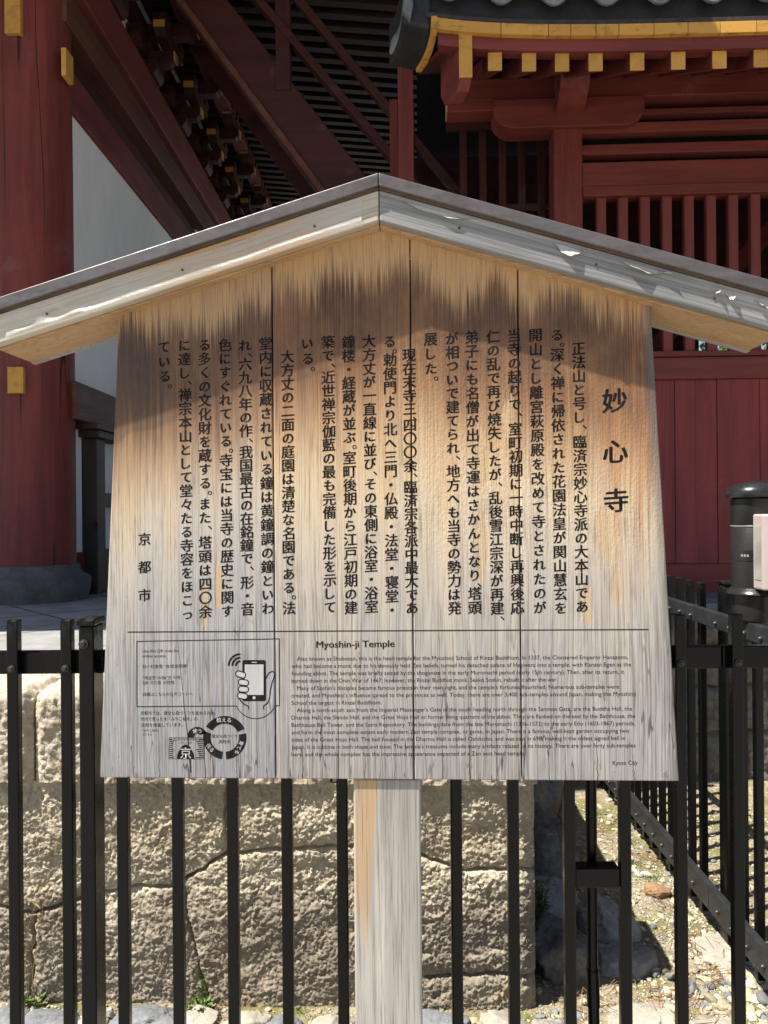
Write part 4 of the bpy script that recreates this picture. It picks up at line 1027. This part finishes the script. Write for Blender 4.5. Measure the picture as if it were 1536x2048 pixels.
# side eave with its rafters, and the roof that shades the court
rf = MB()
for k in range(58):
    y_ = 3.1+k*.165
    rf.bar((-2.0, y_, 5.83), (.62, y_, 5.60), .075, .085)
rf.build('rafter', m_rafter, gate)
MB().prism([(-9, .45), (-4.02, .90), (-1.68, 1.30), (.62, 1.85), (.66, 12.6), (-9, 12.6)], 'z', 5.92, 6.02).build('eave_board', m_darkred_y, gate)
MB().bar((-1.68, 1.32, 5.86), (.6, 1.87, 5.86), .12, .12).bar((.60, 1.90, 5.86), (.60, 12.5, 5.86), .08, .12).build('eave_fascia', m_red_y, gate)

# ------------------------------------------------------------------ stair house (right)
sh = empty('stair_house', (2.4, 4.2, .962), label='small red stair house with slatted windows, ochre rafter ends and grey tiles', cat='building')
HO = (-2.4, -4.2, -.962)
def hp(mb, name, mat, parent=None, bevel=.004, **k):
    return mb.build(name, mat, parent or sh, bevel=bevel, loc=None if parent else HO, **k)
WY = 3.35
for x0, x1 in ((.950, 1.130), (2.87, 3.05), (4.79, 4.97)): hp(MB().box(x0, x1, WY, WY+.18, .962, 3.975), 'pillar', m_red_z, bevel=.008)
def boat(xc):
    pts = [(xc-.465, 4.09), (xc-.47, 4.02)]+[(xc-.47+.13*(1-math.cos(R(a))), 4.02-.115*math.sin(R(a))) for a in range(15, 91, 15)]
    pts += [(2*xc-x_, z_) for x_, z_ in pts[::-1]]
    return hp(MB().prism(pts, 'y', WY-.035, WY+.15), 'bracket_arm', m_red_x, bevel=.006)
for xc in (1.04, 2.96, 4.88):
    boat(xc)
    hp(MB().prism([(WY-.036, 4.10), (WY-.30, 4.145), (WY-.30, 4.255), (WY-.036, 4.255)], 'x', xc-.093, xc+.093).prism([(WY-.036, 3.985), (WY-.12, 4.0), (WY-.22, 4.05), (WY-.27, 4.14), (WY-.036, 4.14)], 'x', xc-.088, xc+.088), 'beam_nose', m_red_y, bevel=.005)
    hp(MB().box(xc-.094, xc+.094, WY-.309, WY-.3005, 4.143, 4.256), 'nose_cap', m_gold, bevel=.002)
hp(MB().box(.285, 6.0, WY-.01, WY+.14, 4.093, 4.235), 'eave_beam', m_red_x, bevel=.006)
hp(MB().box(.2845, .95, WY-.012, WY+.13, 4.03, 4.0925), 'eave_beam', m_red_x, bevel=.004)
hp(MB().box(.276, .2842, WY-.01, WY+.12, 4.032, 4.232), 'end_cap', m_gold, bevel=.002)
for i, (x0, x1, yw) in enumerate(((1.13, 2.87, WY), (3.05, 4.79, WY))):
    for z0, z1, py, nm in ((4.0, 4.035, .03, 'ceiling_rail'), (3.885, 3.948, .02, 'upper_rail'), (3.75, 3.813, .02, 'upper_rail'), (3.545, 3.697, .012, 'head_rail'), (3.478, 3.540, -.006, 'lattice_rail'), (2.463, 2.497, -.006, 'lattice_sill'), (2.322, 2.460, .012, 'waist_rail'), (.962, 1.162, .005, 'base_rail')):
        hp(MB().box(x0+.0005, x1-.0005, yw+py, yw+.11, z0, z1), nm, m_red_x)
    proto = None; k = 0; x = x0+.120
    while x < x1-.02:
        if proto is None:
            proto = hp(MB().box(x-.030, x+.030, yw+.022, yw+.072, 2.4975, 3.4775), 'lattice_bar', m_red_z); xs = x
        else:
            d_ = dup(proto, sh); d_.location = (HO[0]+x-xs, HO[1], HO[2])
        x += .1365
    pb_ = MB(); x = x0
    cutx = [x0]+[v for v in np.arange(x0+.045, x1-.04, .262)]+[x1]
    for a, b in zip(cutx[:-1], cutx[1:]): pb_.box(a+.0016, b-.0016, yw+.028+.002*((int(a*37)) % 3), yw+.05, 1.1625, 2.3215)
    hp(pb_, 'panel_boards', m_panel, bevel=.002)
    hp(MB().box(x0, x1, yw+.052, yw+.06, 1.0, 2.4), 'panel_backing', m_dark, bevel=0)
hp(MB().box(1.0, 6.0, 2.96, WY-.002, .9625, .985), 'dark_base_slab', m_basestone)  # thin dark slab added to darken the paving below the base rail
# recessed left bay
yb = 3.92
for x in (.42, .557, .694, .83, .967): hp(MB().box(x-.025, x+.025, yb, yb+.05, 2.4, 4.2), 'lattice_bar', m_red_shade_z)
for z0, z1 in ((3.62, 3.67), (4.2, 4.3), (2.3, 2.4)): hp(MB().box(.3, 1.1, yb+.008, yb+.045, z0, z1), 'lattice_rail', m_red_shade_x)
hp(MB().box(.1, 1.1, yb+.01, yb+.04, .962, 2.299), 'panel_boards', m_panel)
hp(MB().box(-.030, .070, 3.36, 3.46, .962, 4.36), 'corner_post', m_red_z, bevel=.006)
hp(MB().box(-.105, -.045, 4.05, 4.12, .962, 4.5), 'corner_post', m_red_z, bevel=.005)
hp(MB().box(1.06, 1.12, 3.54, 5.9, .962, 4.2), 'side_wall', m_darkred_y)
hp(MB().box(.0, 1.9, 5.9, 5.97, .962, 4.9).box(1.9, 2.75, 5.9, 5.97, 2.75, 3.15).box(3.55, 6, 5.9, 5.97, 2.75, 3.15).box(1.9, 6, 5.9, 5.97, .962, 2.749).box(1.9, 6, 5.9, 5.97, 3.151, 4.9), 'rear_wall', m_darkred_y, bevel=0)
hp(MB().bar((1.5, 5.0, 2.3), (3.2, 5.0, 4.0), .08, .14), 'brace', m_red_x)
# eaves
def up(x): return .078*math.exp(-max(0., x-.165)/.42)
rx = [.493, .668, .837, 1.008]+[1.219+.2075*i for i in range(23)]
rp = None
for x in rx:
    dz = up(x)*.75
    r_ = hp(MB().add([(x+a*.036, y_, z_+dz*(1 if y_ < 3 else .2)) for y_, zc in ((2.452, 3.802), (4.9, 5.05)) for a, z_ in ((-1, zc-.047), (1, zc-.047), (1, zc+.047), (-1, zc+.047))], [(0, 1, 2, 3), (7, 6, 5, 4), (0, 4, 5, 1), (1, 5, 6, 2), (2, 6, 7, 3), (3, 7, 4, 0)]), 'rafter', m_red_y)
    e = MB().box(x-.0362, x+.0362, 2.443, 2.4515, 3.802-.0475+dz, 3.802+.0475+dz).build('rafter_cap', m_gold, r_, bevel=.003)
def strip_x(z0, z1, y0, y1, x0, x1, n=60):
    m = MB(); xs = [x0+(x1-x0)*(k/n)**1.6 for k in range(n+1)]
    v = []
    for x in xs: v += [(x, y0, z0+up(x)), (x, y1, z0+up(x)), (x, y1, z1+up(x)), (x, y0, z1+up(x))]
    f = []
    for k in range(n):
        for j in range(4): f.append((4*k+j, 4*k+(j+1) % 4, 4*k+4+(j+1) % 4, 4*k+4+j))
    f += [(0, 1, 2, 3), (4*n+3, 4*n+2, 4*n+1, 4*n)]
    return m.add(v, f)
hp(strip_x(3.842, 3.905, 2.425, 2.50, .20, 6.0), 'eave_board', m_red_x, bevel=0)
segs = [.165, .52, .76, .873, 1.0, 1.115, 1.29, 1.46, 1.62, 1.80, 2.0, 2.3, 2.6, 2.9, 3.3, 3.7, 4.2, 4.7, 5.3, 6.0]
for a, b in zip(segs[:-1], segs[1:]): hp(strip_x(3.9055, 3.962, 2.395, 2.46, a+.0018, b-.0018, 12), 'ochre_fascia', m_gold_x, bevel=0)
hp(strip_x(3.963, 3.988, 2.40, 2.60, .14, 6.0), 'tile_batten', m_dark, bevel=0)
hp(strip_x(3.9885, 4.16, 2.46, 2.60, .10, 6.0), 'under_tile', m_tile_dark, bevel=0)
# sheathing above the rafters and the roof slope
hp(MB().add([(.23, 2.46, 3.91), (6, 2.46, 3.86), (6, 5.0, 5.16), (.12, 5.0, 5.2), (.23, 2.46, 3.94), (6, 2.46, 3.89), (6, 5.0, 5.19), (.12, 5.0, 5.23)], [(0, 1, 2, 3), (7, 6, 5, 4), (0, 4, 5, 1), (1, 5, 6, 2), (2, 6, 7, 3), (3, 7, 4, 0)]), 'roof_sheathing', m_red_y, bevel=0)
# side edge: ochre verge curving down and back, dark tiles outside it
vp = [(.165, 2.396, 4.004), (.158, 2.46, 3.985), (.143, 2.53, 3.963), (.118, 2.60, 3.945), (.085, 2.67, 3.935)]
def vstrip(fn, name, mat, bevel=0):
    v = []
    for x, y, z in vp: v += fn(x, y, z)
    f = [(4*k+j, 4*k+(j+1) % 4, 4*k+4+(j+1) % 4, 4*k+4+j) for k in range(4) for j in range(4)]+[(0, 1, 2, 3), (19, 18, 17, 16)]
    hp(MB().add(v, f), name, mat, bevel=bevel)
vstrip(lambda x, y, z: [(x, y, z-.024), (x+.03, y, z-.024), (x+.03, y, z+.04), (x, y, z+.04)], 'ochre_verge', m_gold_x)
vstrip(lambda x, y, z: [(x-.15, y+.02, z+.03), (x-.004, y+.02, z-.01), (x-.004, y+.02, z+.2), (x-.15, y+.02, z+.25)], 'verge_tiles', m_tile_dark, .012)
vstrip(lambda x, y, z: [(x-.150, y-.01, z+.08), (x-.105, y-.01, z+.03), (x-.09, y-.01, z+.1), (x-.105, y-.01, z+.3)], 'verge_ridge', m_tile, .01)
# projecting corner bracket with ochre end
cbp = [(2.43, 3.985), (2.43, 3.74), (2.47, 3.69), (2.56, 3.675), (2.66, 3.72), (2.72, 3.80), (2.72, 3.98), (2.6, 4.02)]
cb = MB(); n = len(cbp); v = [(.308-(y-2.43)*.30, y, z) for y, z in cbp]+[(.373-(y-2.43)*.30, y, z) for y, z in cbp]
cb.add(v, [tuple(range(n)), tuple(range(2*n-1, n-1, -1))]+[(i, i+n, (i+1) % n+n, (i+1) % n) for i in range(n)])
cbo = hp(cb, 'corner_bracket', m_red_y, bevel=.005)
MB().box(.306, .375, 2.418, 2.4295, 3.737, 3.988).build('bracket_cap', m_gold_x, cbo, bevel=.004)
# tiles: broad pan tiles with crescent fronts and round cover tiles between
tl_ = MB()
x = .26; k = 0
tiles = MB(); ends = MB()
while x < 5.6:
    dz = up(x); n = 12
    # pan tile
    pts_t = [(x-.10+.20*i/n, 4.160+dz-.05*math.sin(math.pi*i/n)) for i in range(n+1)]; pts_b = [(px, pz-.028-.026*math.sin(math.pi*i/n)) for i, (px, pz) in enumerate(pts_t)]
    v = []; y0_, y1_ = 2.385, 5.0; rise = 1.36
    for (px, pz) in pts_t: v += [(px, y0_+.02, pz), (px, y1_, pz+rise)]
    tiles.add(v, [(2*i, 2*i+1, 2*i+3, 2*i+2) for i in range(n)])
    ends.prism(pts_t+pts_b[::-1], 'y', y0_, y0_+.02)
    # cover tile
    cx = x+.1327; cr = .048; cz = 4.158+up(cx)
    tiles.tube([(cx, y0_-.005, cz), (cx, y1_, cz+rise)], cr, 14)
    ends.tube([(cx, y0_-.012, cz), (cx, y0_-.006, cz)], cr, 20); ends.tube([(cx, y0_-.017, cz), (cx, y0_-.0125, cz)], [cr*.72, cr*.78], 20)
    x += .2655
hp(tiles, 'roof_tiles', m_tile, bevel=0, smooth=True); hp(ends, 'tile_fronts', m_tile, bevel=.003)
hp(MB().add([(.1, 2.5, 4.06), (6, 2.5, 4.03), (6, 5.0, 5.3), (.1, 5.0, 5.35), (.1, 2.5, 4.10), (6, 2.5, 4.07), (6, 5.0, 5.36), (.1, 5.0, 5.4)], [(0, 1, 2, 3), (7, 6, 5, 4), (0, 4, 5, 1), (1, 5, 6, 2), (2, 6, 7, 3), (3, 7, 4, 0)]).add([(.1, 5.0, 5.35), (6, 5.0, 5.3), (6, 6.3, 4.8), (.1, 6.3, 4.8), (.1, 5.0, 5.4), (6, 5.0, 5.36), (6, 6.3, 4.86), (.1, 6.3, 4.86)], [(0, 1, 2, 3), (7, 6, 5, 4), (0, 4, 5, 1), (1, 5, 6, 2), (2, 6, 7, 3), (3, 7, 4, 0)]), 'roof_deck', m_tile_dark, bevel=0)
hp(MB().box(5.95, 6.05, 3.4, 6.0, .962, 4.9), 'end_wall', m_red_y)

# steep stair between the two
stair = empty('staircase', (.9, 4.3, .962), label='steep dark red staircase with handrails climbing from stair house to gate', cat='staircase')
TO = (-.9, -4.3, -.962)
def stp(mb, name, mat, bevel=.006): return mb.build(name, mat, stair, bevel=bevel, loc=TO)
cu = lambda x: 5.426-1.311*(x+1.344); cl = lambda x: 5.323-1.376*(x+1.673)
for y_ in (4.30, 5.25):
    stp(MB().prism([(-2.0, cu(-2.0)), (1.9, cu(1.9)), (1.9, cl(1.9)), (-2.0, cl(-2.0))], 'y', y_, y_+.10), 'stringer', m_red_shade_x)
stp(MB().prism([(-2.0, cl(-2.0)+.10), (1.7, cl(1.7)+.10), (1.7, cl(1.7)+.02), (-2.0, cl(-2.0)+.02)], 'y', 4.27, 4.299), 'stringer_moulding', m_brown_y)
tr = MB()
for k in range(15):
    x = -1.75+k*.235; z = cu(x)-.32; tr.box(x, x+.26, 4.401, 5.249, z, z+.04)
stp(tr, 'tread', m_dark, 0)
stp(MB().bar((-1.5, 4.33, 6.29), (.9, 4.33, 3.29), .06, .075, (0, 1, 0)), 'handrail', m_red_shade_x)
stp(MB().bar((-1.5, 4.33, 5.895), (.9, 4.33, 2.99), .06, .115, (0, 1, 0)), 'handrail', m_red_shade_x)
for x in (-.92, .02): stp(MB().box(x-.055, x+.055, 4.285, 4.38, cu(x)-.15, cu(x)+.95), 'newel_post', m_red_shade_z)

# ------------------------------------------------------------------ greenery glimpsed through the slats
tree = empty('tree', (4.7, 9.0, .962), label='small sunlit green tree glimpsed through the slatted windows of the stair house', cat='tree')
MB().tube([(0, 0, 0), (.03, .02, .9), (.1, .0, 1.9), (.08, .05, 2.8)], [.12, .09, .06, .02], 10).build('trunk', m_bark, tree, smooth=True)
r_ = random.Random(6); lf = MB()
for k in range(150):
    c = Vector((r_.gauss(0, .9), r_.gauss(0, .6), r_.uniform(.5, 4.2)))
    for _ in range(40): leaf_quad(lf, c+Vector((r_.gauss(0, .2), r_.gauss(0, .2), r_.gauss(0, .16))), (r_.uniform(-1, 1), r_.uniform(-1, 1), r_.uniform(-.6, .8)), .03, r_.uniform(.06, .11), r_)
lf.build('crown', m_leaf_bright, tree)
